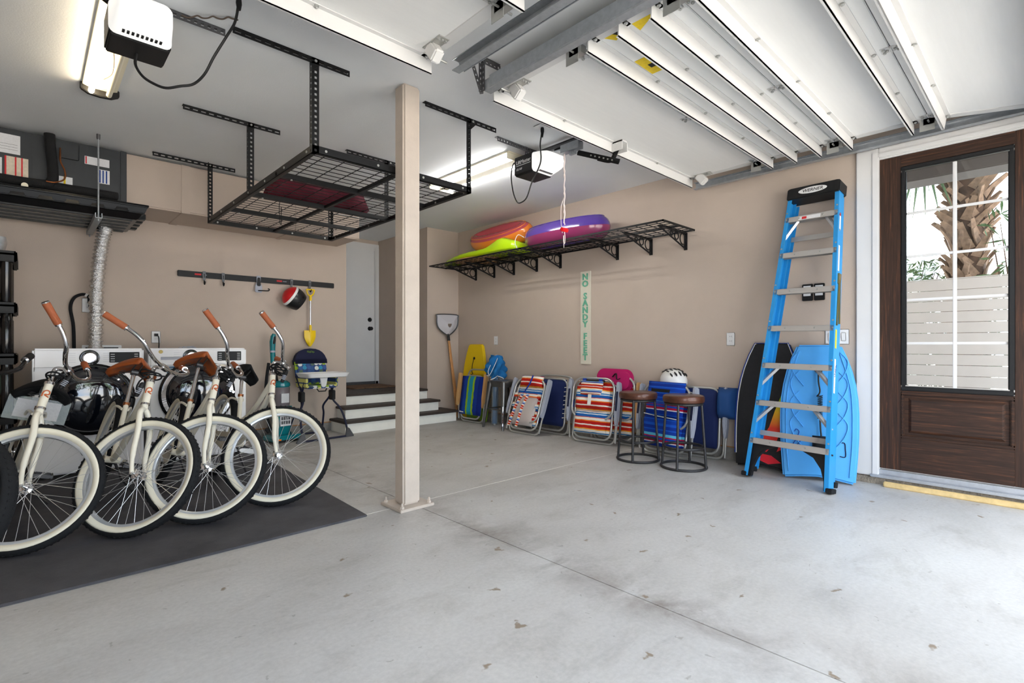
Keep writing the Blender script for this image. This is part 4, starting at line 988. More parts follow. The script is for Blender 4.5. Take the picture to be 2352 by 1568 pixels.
MB().loft([[(p[0], p[1] - .17, z_) for p in rrect(w_, d_, .05)] for z_, w_, d_ in ((.715, .43, .27), (.722, .46, .30), (.765, .50, .33), (.768, .49, .32), (.752, .46, .29))]).build('tray', 'white_plastic', hc, smooth=True)
MB().prism([(-.05, .735), (.05, .735), (.03, .62), (.015, .60), (-.015, .60), (-.03, .62)], -.19, -.18).build('crotch_guard', 'white_plastic', hc, bevel=.004)
for sx in (-1, 1): MB().box(sx * .17 - .03, sx * .17 + .03, -.22, -.12, .715, .737).build('tray_clip', 'white_plastic', hc, bevel=.004)
for sx in (-1, 1):
    MB().tube(smooth_path([(sx * .19, .08, .72), (sx * .18, -.02, .56), (sx * .175, -.06, .44), (sx * .235, -.12, .33), (sx * .26, -.19, .18), (sx * .26, -.24, .03)], 6), .0115, 10).build('front_leg', 'navy_metal', hc, smooth=True)
    MB().tube(smooth_path([(sx * .18, -.1, .66), (sx * .17, .0, .48), (sx * .13, .08, .36), (sx * .17, .15, .26), (sx * .19, .21, .13), (sx * .20, .25, .02)], 6), .0115, 10).build('rear_leg', 'navy_metal', hc, smooth=True)
    MB().box(sx * .18 - .02, sx * .18 + .02, -.08, .02, .43, .55).build('height_lock', 'black_plastic', hc, bevel=.008)
    MB().prism([(-.03, 0), (.075, 0), (.07, .02), (.02, .10), (-.012, .12)], -.012, .012, T(sx * .26, -.24, .0) @ (RZ(0) if sx > 0 else RZ(180))).build('foot', 'dark_galv', hc, bevel=.004)
MB().cyl((-.26, -.24, .013), (.26, -.24, .013), .0115, seg=10).build('floor_bar', 'navy_metal', hc)
MB().cyl((-.20, .25, .013), (.20, .25, .013), .0115, seg=10).build('floor_bar', 'navy_metal', hc)
MB().tube([(-.05, -.12, .585), (-.03, -.13, .55), (.05, -.13, .55), (.07, -.12, .585)], .007, 8).build('fold_latch', 'black_plastic', hc)
# ------------------------------------------------------------------ rubber mat and bicycles
mt = MB(); mt.loft([[(-1.75, 2.87, 0), (1.50, 2.87, 0), (1.59, 5.3, 0), (-1.75, 5.3, 0)], [(-1.75, 2.87, .012), (1.50, 2.87, .012), (1.59, 5.3, .012), (-1.75, 5.3, .012)]])
matm, mtt, mb_ = newmat('mat_rubber')
g_ = N(mtt, 'ShaderNodeNewGeometry'); n_ = N(mtt, 'ShaderNodeTexNoise', Scale=2.2, Detail=7, Roughness=.7); mtt.links.new(g_.outputs['Position'], n_.inputs[0])
r_ = N(mtt, 'ShaderNodeValToRGB'); r_.color_ramp.elements[0].position = .35; r_.color_ramp.elements[0].color = lin((50, 49, 53)); r_.color_ramp.elements[1].position = .75; r_.color_ramp.elements[1].color = lin((84, 82, 86))
mtt.links.new(n_.outputs[0], r_.inputs[0]); mtt.links.new(r_.outputs[0], mb_.inputs['Base Color']); mb_.inputs['Roughness'].default_value = .7
n2_ = N(mtt, 'ShaderNodeTexNoise', Scale=180, Detail=2); mtt.links.new(g_.outputs['Position'], n2_.inputs[0]); bp_ = N(mtt, 'ShaderNodeBump', Strength=.3, Distance=.004); mtt.links.new(n2_.outputs[0], bp_.inputs['Height']); mtt.links.new(bp_.outputs[0], mb_.inputs['Normal'])
tag(mt.build('rubber_mat', 'mat_rubber', bevel=.003), 'wide black rubber floor mat under the bicycles', 'floor mat')

WR, WBs = .333, 1.12
HA = R(68); AX = Vector((-math.cos(HA), 0, math.sin(HA))); FW = Vector((math.sin(HA), 0, math.cos(HA)))
FAx = Vector((WBs, 0, WR)); A0 = FAx - FW * .05
HT = A0 + AX * .562; HB = A0 + AX * .422
def wheel(par, name, label, center, tyre, wall, fat=.027, spokes=36, S=None):
    Mw = (S or Matrix()) @ T(*center)
    ring = lambda rad: [(rad * math.cos(2 * PI * k / 64), 0, rad * math.sin(2 * PI * k / 64)) for k in range(64)]
    prof = lambda pts: [[(r * math.cos(2 * PI * k / 64), y_, r * math.sin(2 * PI * k / 64)) for (r, y_) in pts] for k in range(65)]
    def band(pts): return MB().loft(prof(pts), closed=True, cap=False)
    rim = band([(.264, -.011), (.264, .011), (.270, .015), (.281, .015), (.281, -.015), (.270, -.015)]).build(name, 'rim', par, smooth=True, M=Mw)
    wh = .03
    tw_ = fat
    # tread band (black) and the two sidewalls
    th = [ (WR - .024, tw_ + .0012), (WR - .018, tw_ + .001), (WR - .012, tw_ * .93), (WR - .003, tw_ * .6), (WR, 0), (WR - .003, -tw_ * .6), (WR - .012, -tw_ * .93), (WR - .018, -tw_ - .001), (WR - .024, -tw_ - .0012), (WR - .03, 0)]
    band(th).build('tread', tyre, rim, smooth='all')
    for s_ in (1, -1):
        band([(WR - .0235, s_ * tw_), (WR - .034, s_ * (tw_ + .0008)), (.279, s_ * .018), (.279, s_ * .008), (WR - .03, s_ * .008)]).build('sidewall', wall, rim, smooth='all')
    nb = MB()
    for k in range(72):
        a = 2 * PI * k / 72
        for s_ in (1, -1):
            nb.box(WR - .012, WR - .0005, s_ * tw_ * .45 - .005, s_ * tw_ * .45 + .005, -.0045, .0045, RY(-math.degrees(a)) @ T(0, 0, 0) @ Matrix.Translation((0, 0, 0)))
    nb.build('tread_blocks', tyre, rim, kind='stuff')
    sp = MB()
    for k in range(spokes):
        a = 2 * PI * k / spokes; s_ = 1 if k % 2 else -1; off = (1 if (k // 2) % 2 else -1) * R(62)
        p0 = (.022 * math.cos(a + off), s_ * .03, .022 * math.sin(a + off)); p1 = (.264 * math.cos(a), 0, .264 * math.sin(a))
        sp.tube([p0, p1], .0012, 5, cap=False)
    sp.build('spokes', 'spoke', rim, kind='stuff')
    MB(RX(90)).lathe([(.006, -.065), (.006, -.042), (.026, -.036), (.026, -.03), (.013, -.024), (.013, .024), (.026, .03), (.026, .036), (.006, .042), (.006, .065)], 16).build('hub', 'chrome', rim, smooth=True)
    MB(RX(90)).lathe([(.011, -.062), (.011, -.052)], 6).lathe([(.011, .052), (.011, .062)], 6).build('axle_nuts', 'bolt', rim, kind='stuff')
    return rim
def saddle_mesh():
    rings = []
    for k in range(13):
        u = k / 12; x_ = -.135 + .285 * u
        hw = .125 * (1 - max(0, u - .28) / .72) ** 1.15 * (1 if u > .06 else .82) + .022
        if u > .97: hw *= .6
        z_ = .028 * math.sin(PI * (1 - u) * .8) + .012 * u
        dpt = .085 * (1 - u) + .035
        ring = []
        for q in range(13):
            v = -1 + 2 * q / 12; ring.append((x_, hw * v, z_ - dpt * abs(v) ** 1.8))
        for q in range(13):
            v = 1 - 2 * q / 12; ring.append((x_ + .004, hw * .9 * v, z_ - .55 * dpt - .012 - (dpt * .46) * abs(v) ** 1.8))
        rings.append(ring)
    return MB().loft(rings)
def bicycle(label, X, Y, psi, lam, dl, sad, black=False, saddle='saddle_brown', barpitch=0, group=None, clear=False):
    fmat = 'cream' if not black else 'black_gloss'; tyre = 'black_rubber'; wall = 'whitewall' if not black else 'black_rubber'; bar = 'chrome' if not black else 'black_gloss'; grip = 'tan_rubber' if not black else 'black_rubber'
    S = Matrix.Translation(A0) @ Matrix.Rotation(dl, 4, AX) @ Matrix.Translation(-A0)
    L = Matrix.Rotation(-lam, 4, 'X')
    zm = min((L @ S @ (FAx + Vector(((WR - .006) * math.cos(t), y_, (WR - .006) * math.sin(t))))).z for t in [2 * PI * k / 72 for k in range(72)] for y_ in (-.022, .022))
    zr = min((L @ Vector(((WR - .006) * math.cos(t), y_, WR + (WR - .006) * math.sin(t)))).z for t in [2 * PI * k / 72 for k in range(72)] for y_ in (-.022, .022))
    Pm = Matrix.Rotation(math.atan2(zm - zr, WBs), 4, 'Y')
    M = T(X, Y, .012 - zr) @ Matrix.Rotation(psi, 4, 'Z') @ Pm @ L
    b = thing('bicycle', label, 'bicycle', M=M, group=group)
    BB = Vector((.44, 0, .30)); ST = Vector((.30, 0, .66))
    # frame: seat tube, two curved top tubes, down tube, stays
    MB().tube([BB, ST], .0155, 14).build('seat_tube', fmat, b, smooth=True)
    MB().tube([HB, HT], .020, 16).build('head_tube', fmat, b, smooth=True)
    MB().lathe([(.023, 0), (.023, .012)], 16, Matrix.Translation(HB - AX * .006) @ AX.to_track_quat('Z', 'Y').to_matrix().to_4x4()).lathe([(.023, 0), (.024, .014), (.018, .02)], 16, Matrix.Translation(HT - AX * .002) @ AX.to_track_quat('Z', 'Y').to_matrix().to_4x4()).build('headset', 'chrome', b, smooth=True, kind='stuff')
    u1 = HT - AX * .035; u2 = HB + AX * .03
    MB().tube(smooth_path([u2, u2.lerp(BB, .35) + Vector((0, 0, -.055)), u2.lerp(BB, .7) + Vector((0, 0, -.05)), BB], 6), .0185, 14).build('down_tube', fmat if black else 'cream', b, smooth=True)
    s1 = BB.lerp(ST, .45)
    MB().tube(smooth_path([u1, u1.lerp(s1, .35) + Vector((0, 0, -.05)), u1.lerp(s1, .7) + Vector((0, 0, -.05)), s1], 6), .016, 14).build('top_tube', fmat, b, smooth=True)
    for s_ in (-1, 1):
        MB().tube(smooth_path([BB + Vector((-.02, s_ * .03, 0)), Vector((.25, s_ * .045, .31)), Vector((0, s_ * .06, WR))], 5), .0085, 10).build('chain_stay', fmat, b, smooth=True)
        MB().tube(smooth_path([BB.lerp(ST, .88) + Vector((0, s_ * .016, 0)), Vector((.21, s_ * .045, .62)), Vector((.1, s_ * .055, .50)), Vector((0, s_ * .06, WR))], 5), .0085, 10).build('seat_stay', fmat, b, smooth=True)
    wheel(b, 'rear_wheel', '', (0, 0, WR), tyre, wall)
    wheel(b, 'front_wheel', '', tuple(FAx), tyre, wall, S=S, fat=.034 if black else .027)
    # fork with curved blades
    cr_ = HB - AX * .03
    fk = MB().tube([HB + AX * .0, cr_], .018, 12)
    fk.tube(smooth_path([cr_ + Vector((0, -.005, -.0)), cr_ + Vector((.02, -.038, -.03)), cr_.lerp(FAx, .35) + Vector((.012, -.054, 0)), cr_.lerp(FAx, .75) + Vector((-.004, -.056, 0)), FAx + Vector((0, -.055, 0))], 6), [.0155] * 13 + [.014] * 6 + [.011] * 6, 12)
    fk.tube(smooth_path([cr_ + Vector((0, .005, -.0)), cr_ + Vector((.02, .038, -.03)), cr_.lerp(FAx, .35) + Vector((.012, .054, 0)), cr_.lerp(FAx, .75) + Vector((-.004, .056, 0)), FAx + Vector((0, .055, 0))], 6), [.0155] * 13 + [.014] * 6 + [.011] * 6, 12)
    fk.build('fork', fmat, b, smooth=True, M=S)
    # stem and swept handlebar (relative to the top of the head tube)
    PB = Matrix.Translation(HT + Vector((.023, 0, .109))) @ Matrix.Rotation(R(barpitch), 4, 'Y') @ Matrix.Translation(-(HT + Vector((.023, 0, .109))))
    MB().tube(smooth_path([HT, HT + AX * .075, HT + AX * .105 + Vector((.015, 0, .0)), HT + Vector((.023, 0, .109))], 5), .0125, 12).cyl(HT + Vector((.023, -.025, .109)), HT + Vector((.023, .025, .109)), .02, seg=14).build('stem', 'chrome' if not black else 'black_gloss', b, smooth=True, M=S)
    half = [(.023, .0, .109), (.03, .06, .108), (.034, .12, .115), (.034, .18, .135), (.024, .232, .168), (-.012, .272, .2), (-.055, .305, .224), (-.075, .322, .232)]
    pts = [HT + Vector((x_, -y_, z_)) for x_, y_, z_ in half[:0:-1]] + [HT + Vector(p) for p in half]
    hb_ = MB().tube(smooth_path(pts, 6), .0112, 12).build('handlebar', bar, b, smooth='all', M=S @ PB)
    for s_ in (-1, 1):
        g0 = HT + Vector((-.055, s_ * .305, .224)); g1 = HT + Vector((-.137, s_ * .387, .262))
        MB().tube([g0, g0.lerp(g1, .04), g0.lerp(g1, .5), g0.lerp(g1, .96), g1], [.0165, .0185, .0175, .0185, .0165], 14).build('grip', grip, hb_, smooth=True)
        MB().tube([g0.lerp(g1, -.07), g0.lerp(g1, .0)], .0175, 14).tube([g1, g1.lerp(g0, -.05)], [.019, .017], 14).build('grip_collar', 'chrome', hb_, smooth=True, kind='stuff')
    # seat post, saddle, springs
    SP = ST + (ST - BB).normalized() * max(.05, (sad - .07 - ST.z))
    MB().tube([ST - Vector((0, 0, .02)), SP], .0128, 12).build('seat_post', 'chrome', b, smooth=True)
    MB().lathe([(.02, 0), (.02, .022)], 14, Matrix.Translation(ST + Vector((0, 0, -.015)))).build('seat_clamp', 'copper', b)
    sd = saddle_mesh().build('saddle', saddle, b, smooth='all', M=T(SP.x - .01, 0, SP.z + .085) @ RY(-9))
    MB().cyl((0, -.02, -.07), (0, .02, -.07), .022, seg=12).tube([(0, -.02, -.065), (.11, -.018, -.03)], .005, 8).tube([(0, .02, -.065), (.11, .018, -.03)], .005, 8).tube([(0, -.02, -.065), (-.1, -.05, -.075)], .005, 8).tube([(0, .02, -.065), (-.1, .05, -.075)], .005, 8).build('saddle_clamp', 'dark_galv', sd, smooth=True)
    for s_ in (-1, 1):
        MB().tube([(-.1 + .016 * math.cos(k * .9), s_ * .055 + .016 * math.sin(k * .9), -.08 + .0016 * k) for k in range(34)], .0028, 5).build('spring', 'dark_galv', sd, smooth=True)
    if clear:
        MB(T(-.12, 0, -.16) @ RX(0)).box(-.003, .003, -.155, .155, -.075, .075).build('plastic_sleeve', 'clear_wrap', sd, bevel=.002)
        MB(T(-.116, 0, -.16)).box(-.0012, .0012, -.11, .11, -.058, .058).build('paper_tag', 'label_white', sd)
    # crank, pedals, chain guard, kickstand
    MB(T(*BB) @ RX(90)).lathe([(.021, -.04), (.021, .04)], 16).build('bottom_bracket', fmat, b, smooth=True)
    cg = MB(T(*BB) @ T(0, -.052, 0))
    cg.prism([(.085 * math.cos(R(a)), .085 * math.sin(R(a))) for a in range(-90, 91, 15)] + [(-.46, .045), (-.48, .02), (-.46, -.02)], -.003, .003)
    cg.build('chain_guard', 'cream_dirty' if not black else 'black_gloss', b, bevel=.002)
    for s_, ca in ((-1, 18), (1, 198)):
        e = BB + Vector((.165 * math.cos(R(ca)), s_ * .075, .165 * math.sin(R(ca))))
        MB().tube([BB + Vector((0, s_ * .068, 0)), e], [.014, .010], 8, flat=(1, .6)).build('crank_arm', 'chrome', b, smooth=True)
        pd_ = MB(T(*e) @ T(0, s_ * .06, 0))
        for q in ((-.045, .045, -.05, -.04), (-.045, .045, .04, .05), (-.045, -.033, -.04, .04), (.033, .045, -.04, .04), (-.033, .033, -.008, .008)): pd_.box(q[0], q[1], q[2], q[3], -.012, .012)
        pd_.build('pedal', 'black_plastic' if black else 'dark_galv', b, bevel=.003)
    kd = math.tan(lam); tip = Vector((.22, .14 + .25 * kd, .02 + .14 * math.sin(lam)))
    for _ in range(3): tip.z += (.0165 - (M @ tip).z) / M[2][2]   # the stand's foot meets the mat
    MB().tube([Vector((.36, .03, .27)), Vector((.30, .10, .16)), tip], [.009, .008, .007], 10).cyl((.37, .0, .28), (.36, .035, .27), .014, seg=10).build('kickstand', 'chrome', b, smooth=True)
    if not black:
        # curled orange emblem on the head tube
        q_ = AX.to_track_quat('Z', 'Y').to_matrix().to_4x4()
        em = MB(Matrix.Translation(HB.lerp(HT, .55)))
        fx, sy_, upv = FW, Vector((0, 1, 0)), AX
        def onp(a, h_): return FW * (.0208 * math.cos(a)) + sy_ * (.0208 * math.sin(a)) + upv * h_
        curl = [(-.75, -.012), (-.7, .004), (-.45, .017), (.1, .022), (.6, .018), (.75, .008), (.5, .0), (.0, -.001), (-.2, -.004), (.2, -.010), (.75, -.014)]
        em.tube(smooth_path([onp(a, h_) for a, h_ in curl], 4), .0034, 6)
        em.build('emblem', 'logo_orange', b)
    return b, M, S
B_ = [(-0.126, 4.699, -1.590, .275, 1.220, .80, 'black_rubber', 8, 'cream cruiser bicycle with black saddle and hanging plastic sleeve before the washer', True),
      (0.315, 4.629, -1.558, .256, .795, .94, 'saddle_brown', -14, 'cream cruiser bicycle with brown saddle and its cable lock hanging open', False),
      (0.682, 4.598, -1.602, .280, 1.057, .99, 'saddle_brown', 0, 'cream cruiser bicycle with brown saddle before the chrome ticked dryer door', False),
      (1.065, 4.627, -1.541, .188, 1.057, .86, 'black_rubber', 0, 'cream cruiser bicycle with black saddle beside the vacuum, spoke reflector on its front wheel', False)]
BK = []
for (x_, y_, ps, la, dl_, sd_, sm_, bp_, lb, cl) in B_:
    BK.append(bicycle(lb, x_, y_, ps, la, dl_, sd_, False, sm_, bp_, 'cream cruisers parked on the rubber mat', cl))
bk0, Mk0, Sk0 = bicycle('black bicycle with black grips and knobbly black tyre beside the shelving', -.475, 4.42, -1.45, .12, .6, .9, True, 'black_rubber')
fw4 = [c for c in BK[3][0].children if c.name.startswith('front_wheel')][0]
MB().prism([(-.012, -.05), (0, -.062), (.012, -.05), (.016, 0), (.012, .05), (0, .062), (-.012, .05), (-.016, 0)], -.006, .006, RY(-100) @ T(0, 0, .175)).build('reflector', 'white_plastic', fw4, bevel=.003)
# cable locks on the handlebars
def lock(k, label, coils, off, hang):
    b, M, S = BK[k]; o = thing('cable_lock', label, 'cable lock', M=M @ S @ Matrix.Translation(HT + Vector((.0, 0, .06))))
    rnd = random.Random(k + 3); pts = []
    for i in range(coils * 14):
        a = 2 * PI * i / 14; rr = .045 + .012 * math.sin(i * .37) ; pts.append((rr * math.cos(a) + off[0] + .006 * math.sin(i * .5), (rr + .01) * math.sin(a) + off[1], off[2] + .018 * math.sin(a + i * .11) - .008 * (i / 14)))
    if hang: pts += [(.03, -.08, -.03), (.03, -.115, -.09), (.045, -.12, -.14), (.055, -.112, -.135), (.05, -.108, -.12)]
    MB().tube(smooth_path(pts, 2), .0048, 7).build('cable', 'black_rubber', o, smooth=True)
    e = Vector(pts[-1])
    MB().tube([e + Vector((0, .0, .03)), e + Vector((0, 0, .02)), e + Vector((.0, .01, -.05)), e + Vector((.0, .012, -.056))], [.008, .0135, .0135, .01], 12).build('combination_barrel', 'black_plastic', o, smooth=True)
    dg = MB()
    for q in range(4): dg.tube([e + Vector((0, .003, -.005 - .009 * q)), e + Vector((0, .0035, -.009 - .009 * q))], .0142, 12)
    dg.build('number_dials', 'grey_plastic', o)
    return o
lock(0, 'black cable lock coiled round the stem of the bicycle with the plastic sleeve', 2, (.02, .0, .0), False)
lock(1, 'black cable lock dangling in a loop from the bicycle with the open lock', 2, (.0, -.02, -.01), True)
lock(2, 'black cable lock coiled tightly on the stem of the dryer side bicycle', 4, (.03, .03, .01), False)
lock(3, 'black cable lock bundled on the handlebar of the bicycle near the vacuum', 4, (.03, -.02, .0), False)
# ------------------------------------------------------------------ wall shelf and pool floats
ws = thing('wire_shelf', 'long black wire shelf on perforated triangular brackets', 'wall shelf', (XR, 0, 2.145))
for (a, b_) in ((2.36, 4.16), (4.17, 5.98)):
    fr_m = MB().box(-.60, -.588, a, b_, -.008, .008).box(-.035, -.023, a, b_, -.008, .008).box(-.60, -.02, a, a + .012, -.008, .008).box(-.60, -.02, b_ - .012, b_, -.008, .008).box(-.32, -.308, a, b_, -.012, .004)
    fr_m.build('deck_frame', 'black_metal', ws)
    wm = MB()
    n_ = 17
    for k in range(1, n_): wm.box(-.60, -.02, a + (b_ - a) * k / n_ - .003, a + (b_ - a) * k / n_ + .003, .002, .007)
    for k in range(1, 7): wm.box(-.60 + .082 * k - .003, -.60 + .082 * k + .003, a, b_, -.003, .003)
    wm.build('wire_deck', 'black_metal', ws, kind='stuff')
for y_ in (5.677, 5.282, 4.891, 4.472, 4.078, 3.258, 2.845, 2.463):
    bk_ = MB(T(0, y_, 0))
    bk_.box(-.50, -.0, -.014, .014, -.022, -.008).box(-.012, 0, -.016, .016, -.175, -.008)
    bk_.tube([(-.49, 0, -.02), (-.006, 0, -.165)], .010, 4, flat=(.9, 1))
    for (cx_, cz_, r_) in ((-.065, -.075, .052), (-.185, -.06, .036), (-.28, -.05, .022)):
        bk_.tube([(cx_ + r_ * math.cos(2 * PI * k / 18), 0, cz_ + r_ * math.sin(2 * PI * k / 18)) for k in range(18)], .006, 5, closed=True)
    bk_.build('bracket', 'black_metal', ws)
def ring_float(name, label, center, ry, rx, rm, tilt, m1, m2, ycut):
    o = thing(name, label, 'pool float', M=T(*center) @ RY(tilt))
    n1, n2 = 48, 16
    def sector(q0, q1, r_):
        rings = []
        for i in range(n1 + 1):
            a = 2 * PI * i / n1; c_ = Vector((rx * math.cos(a), ry * math.sin(a), 0)); d = Vector((math.cos(a), math.sin(a), 0)).normalized()
            cr = 1 + .012 * math.sin(i * 9.1)
            rings.append([tuple(c_ + d * (r_ * cr * math.cos(q)) + Vector((0, 0, r_ * cr * math.sin(q)))) for q in [R(q0 + (q1 - q0) * k / n2) for k in range(n2 + 1)]])
        return MB().loft(rings, closed=False, cap=False)
    q0, q1 = ycut
    sector(q0, q1, rm).build('outer_skin', m1, o, smooth='all')
    sector(q1, q0 + 360, rm).build('inner_skin', m2, o, smooth='all')
    MB().tube([(rx * math.cos(a) + rm * math.cos(R(60)) * math.cos(a), (ry + rm * math.cos(R(60))) * math.sin(a) if True else 0, rm * math.sin(R(60))) for a in [2 * PI * k / 48 for k in range(48)]], .005, 5, closed=True).build('seam', m1, o)
    MB().cyl((rx + rm * .9, 0, .02), (rx + rm * 1.08, 0, .025), .012, seg=10).build('valve', 'clear_wrap', o)
    return o
ring_float('orange_ring_float', 'orange and pink inflatable ring propped on the lime float', (4.452, 4.93, 2.45), .45, .12, .11, -40, 'float_orange', 'float_pink', (-150, 38))
ring_float('purple_ring_float', 'purple and wine inflatable ring on the wire shelf', (4.35, 3.74, 2.29), .45, .17, .125, -6, 'float_purple', 'float_wine', (2, 250))
MB_ = MB(); rings = []
for k in range(25):
    u = k / 24; y_ = 5.96 - 1.62 * u
    hw = .25 * (math.sin(PI * min(.5, u * 1.1 + .03)) ** .7) if u < .5 else .25 * (1 - .15 * max(0, (u - .85) / .15))
    th = .022 + .028 * min(1, u * 2.2); hump = .085 * math.exp(-((u - .86) / .11) ** 2)
    ring = []
    for a in [2 * PI * q / 32 for q in range(32)]:
        x_ = 4.35 + hw * math.copysign(abs(math.cos(a)) ** .75, math.cos(a)); z_ = 2.1605 + th * (1 + math.copysign(abs(math.sin(a)) ** .6, math.sin(a))) + .002 * (1 + math.sin(k * 2.2))
        if math.sin(a) > .05: z_ += hump * max(0, min(1, (4.265 - x_) / .06))
        ring.append((x_, y_, z_))
    rings.append(ring)
tag(MB_.loft(rings).build('lime_lounger_float', 'float_lime', smooth='all'), 'long lime green inflatable lounger on the wire shelf', 'pool float')
tag(MB(T(4.30, 5.2, 2.153)).loft([[(.26 * math.cos(a), .38 * math.sin(a), z_) for a in [2 * PI * q / 32 for q in range(32)]] for z_ in (0, .008)]).build('skim_board', 'wood_light', bevel=.002), 'thin oval tan skim board under the lime float', 'skim board')
tag(MB().tube(smooth_path([(4.20, 4.24, 2.30), (4.15, 4.29, 2.33), (4.13, 4.32, 2.25), (4.15, 4.30, 2.16)], 5), .004, 6).build('float_cord', 'white_cord'), 'white cord loop on the edge of the purple float', 'cord')

# ------------------------------------------------------------------ sign
sg = thing('sign_board', 'tall narrow cream sign with green letters on the side wall', 'sign', (XR, 3.69, .829), R(-90))
MB().box(-.0725, .0725, -.018, 0, 0, 1.062).build('board', 'sign_board', sg, bevel=.003)
for ch_, yy in zip('NOSANDYFEET', (180, 285, 468, 572, 678, 785, 888, 1068, 1175, 1280, 1382)):
    text('letter', ch_, .098, 'sign_green', sg, T(0, -.020, 1.062 * (1 - (yy - 95) / 1385)), extrude=.005, xs=1.1, bold=.003)

# ------------------------------------------------------------------ corner: nets, boards, beach chairs, umbrella, stools
nt_ = None
for k, (cx_, yy, bx_, tl) in enumerate(((4.41, 6.02, 4.49, 0), (4.45, 6.06, 4.555, 3))):
    n_ = thing('landing_net', 'long handled grey net with wooden pole leaning in the corner%s' % (', resting in front' if k == 0 else ', resting behind'), 'net', (0, 0, 0))
    z0 = 1.20
    hd = [(cx_ - .03, z0), (cx_ - .14, z0 + .07), (cx_ - .185, z0 + .14), (cx_ - .19, z0 + .25), (cx_ - .17, z0 + .285), (cx_ + .15, z0 + .29), (cx_ + .175, z0 + .25), (cx_ + .165, z0 + .14), (cx_ + .12, z0 + .07), (cx_ + .03, z0)]
    hp = smooth_path([(x_, yy, z_) for x_, z_ in hd], 3, closed=True)
    MB().tube(hp, .009, 8, closed=True).build('hoop', 'dark_galv', n_, smooth=True)
    if k == 0:
        c0 = Vector((cx_, yy, z0 + .15)); rings = []
        for q in range(6):
            f_ = 1 - q / 5 * .82; rings.append([tuple(c0 + (Vector(p) - c0) * f_ + Vector((0, -.05 * math.sin(PI / 2 * q / 5), -.02 * q / 5))) for p in hp])
        MB().loft(rings, cap=False).build('netting', 'net_grey', n_, smooth='all')
    top = Vector((cx_, yy, z0)); bot = Vector((bx_, yy - .12, .01)); d_ = (bot - top)
    MB().tube([top + d_ * -.01, top + d_ * .075], .016, 10).build('ferrule', 'black_plastic', n_, smooth=True)
    MB().tube([top + d_ * .07, bot], .0125, 10).build('pole', 'wood_pole', n_, smooth=True)
def board_outline(w, h, nose=.55, n=10, tail=.9):
    """bodyboard outline standing on its tail, x,z"""
    o = [(-w / 2 * tail, 0), (-w * .2, .02), (0, .03), (w * .2, .02), (w / 2 * tail, 0)]
    side = []
    for k in range(1, n + 1):
        v = k / n; x_ = w / 2 * (tail + (1 - tail) * math.sin(PI / 2 * min(1, v / .45))) if v < .45 else w / 2 * (1 - (1 - nose) * ((v - .45) / .55) ** 2.3)
        side.append((x_, h * v))
    return o + side + [(-x_, z_) for x_, z_ in side[::-1]]
def board(name, label, cat, loc, rz, lean, w, h, th, m, nose=.55):
    o = thing(name, label, cat, M=T(*loc) @ RZ(rz) @ RX(-lean))
    MB().prism(board_outline(w, h, nose), -th, 0).build('foam', m, o, bevel=.016, seg=3, smooth=True)
    return o
yb = board('boogie_board', 'yellow boogie board with black leash standing in the corner', 'boogie board', (4.56, 5.63, .0), -90, 5, .50, 1.06, .05, 'board_yellow', .6)
MB().lathe([(.02, 0), (.02, .006), (.008, .01)], 14, T(0, -.05, .86) @ RX(90)).build('leash_plug', 'black_plastic', yb)
MB().tube(smooth_path([(0, -.058, .86), (-.015, -.065, .76), (-.02, -.062, .68), (.01, -.066, .64)], 5), .005, 6).tube([(.0 + .018 * math.cos(k * .9), -.075 + .015 * math.sin(k * .9), .64 - .0025 * k) for k in range(26)], .003, 5).build('leash', 'black_plastic', yb)
gb = board('boogie_board', 'green board edge showing below the floral beach chair', 'boogie board', (4.505, 5.46, .0), -90, 5, .46, .55, .04, 'board_green', .8)

def loop(mb, w, z0, z1, r, y, rad=.0115, y1=None, cz=5):
    pts = [(p[0], y + ((y1 - y) * ((p[1] - z0) / (z1 - z0)) if y1 is not None else 0), p[1]) for p in rrect(w, z1 - z0, r, cz, 0, (z0 + z1) / 2)]
    return mb.tube(pts, rad, 10, closed=True)
STR = [(0, (190, 32, 26)), (.15, (232, 120, 30)), (.20, (240, 232, 220)), (.33, (206, 60, 30)), (.36, (30, 96, 170)), (.50, (226, 232, 232)), (.54, (40, 120, 180)), (.60, (240, 234, 224)), (.72, (236, 160, 50)), (.78, (196, 38, 28)), (.93, (240, 232, 220))]
stripes('serape', 2, .205, STR, wob=.012)
stripes('serape_small', 2, .10, STR, wob=.008)
BST = [(0, (16, 60, 160)), (.10, (24, 84, 190)), (.14, (14, 48, 140)), (.24, (24, 84, 190)), (.28, (14, 52, 150)), (.40, (232, 236, 240)), (.43, (176, 24, 60)), (.50, (22, 70, 170)), (.56, (176, 24, 60)), (.60, (90, 180, 210)), (.68, (16, 56, 150)), (.78, (24, 84, 190)), (.82, (14, 50, 144)), (.92, (24, 84, 190))]
stripes('blue_stripe', 2, .30, BST, wob=.006)
FST = [(0, (22, 50, 140)), (.2, (28, 70, 160)), (.34, (150, 190, 30)), (.42, (40, 150, 170)), (.60, (150, 190, 30)), (.68, (26, 60, 150)), (.85, (22, 46, 130))]
stripes('floral', 0, .44, FST, wob=.03, base=.5)
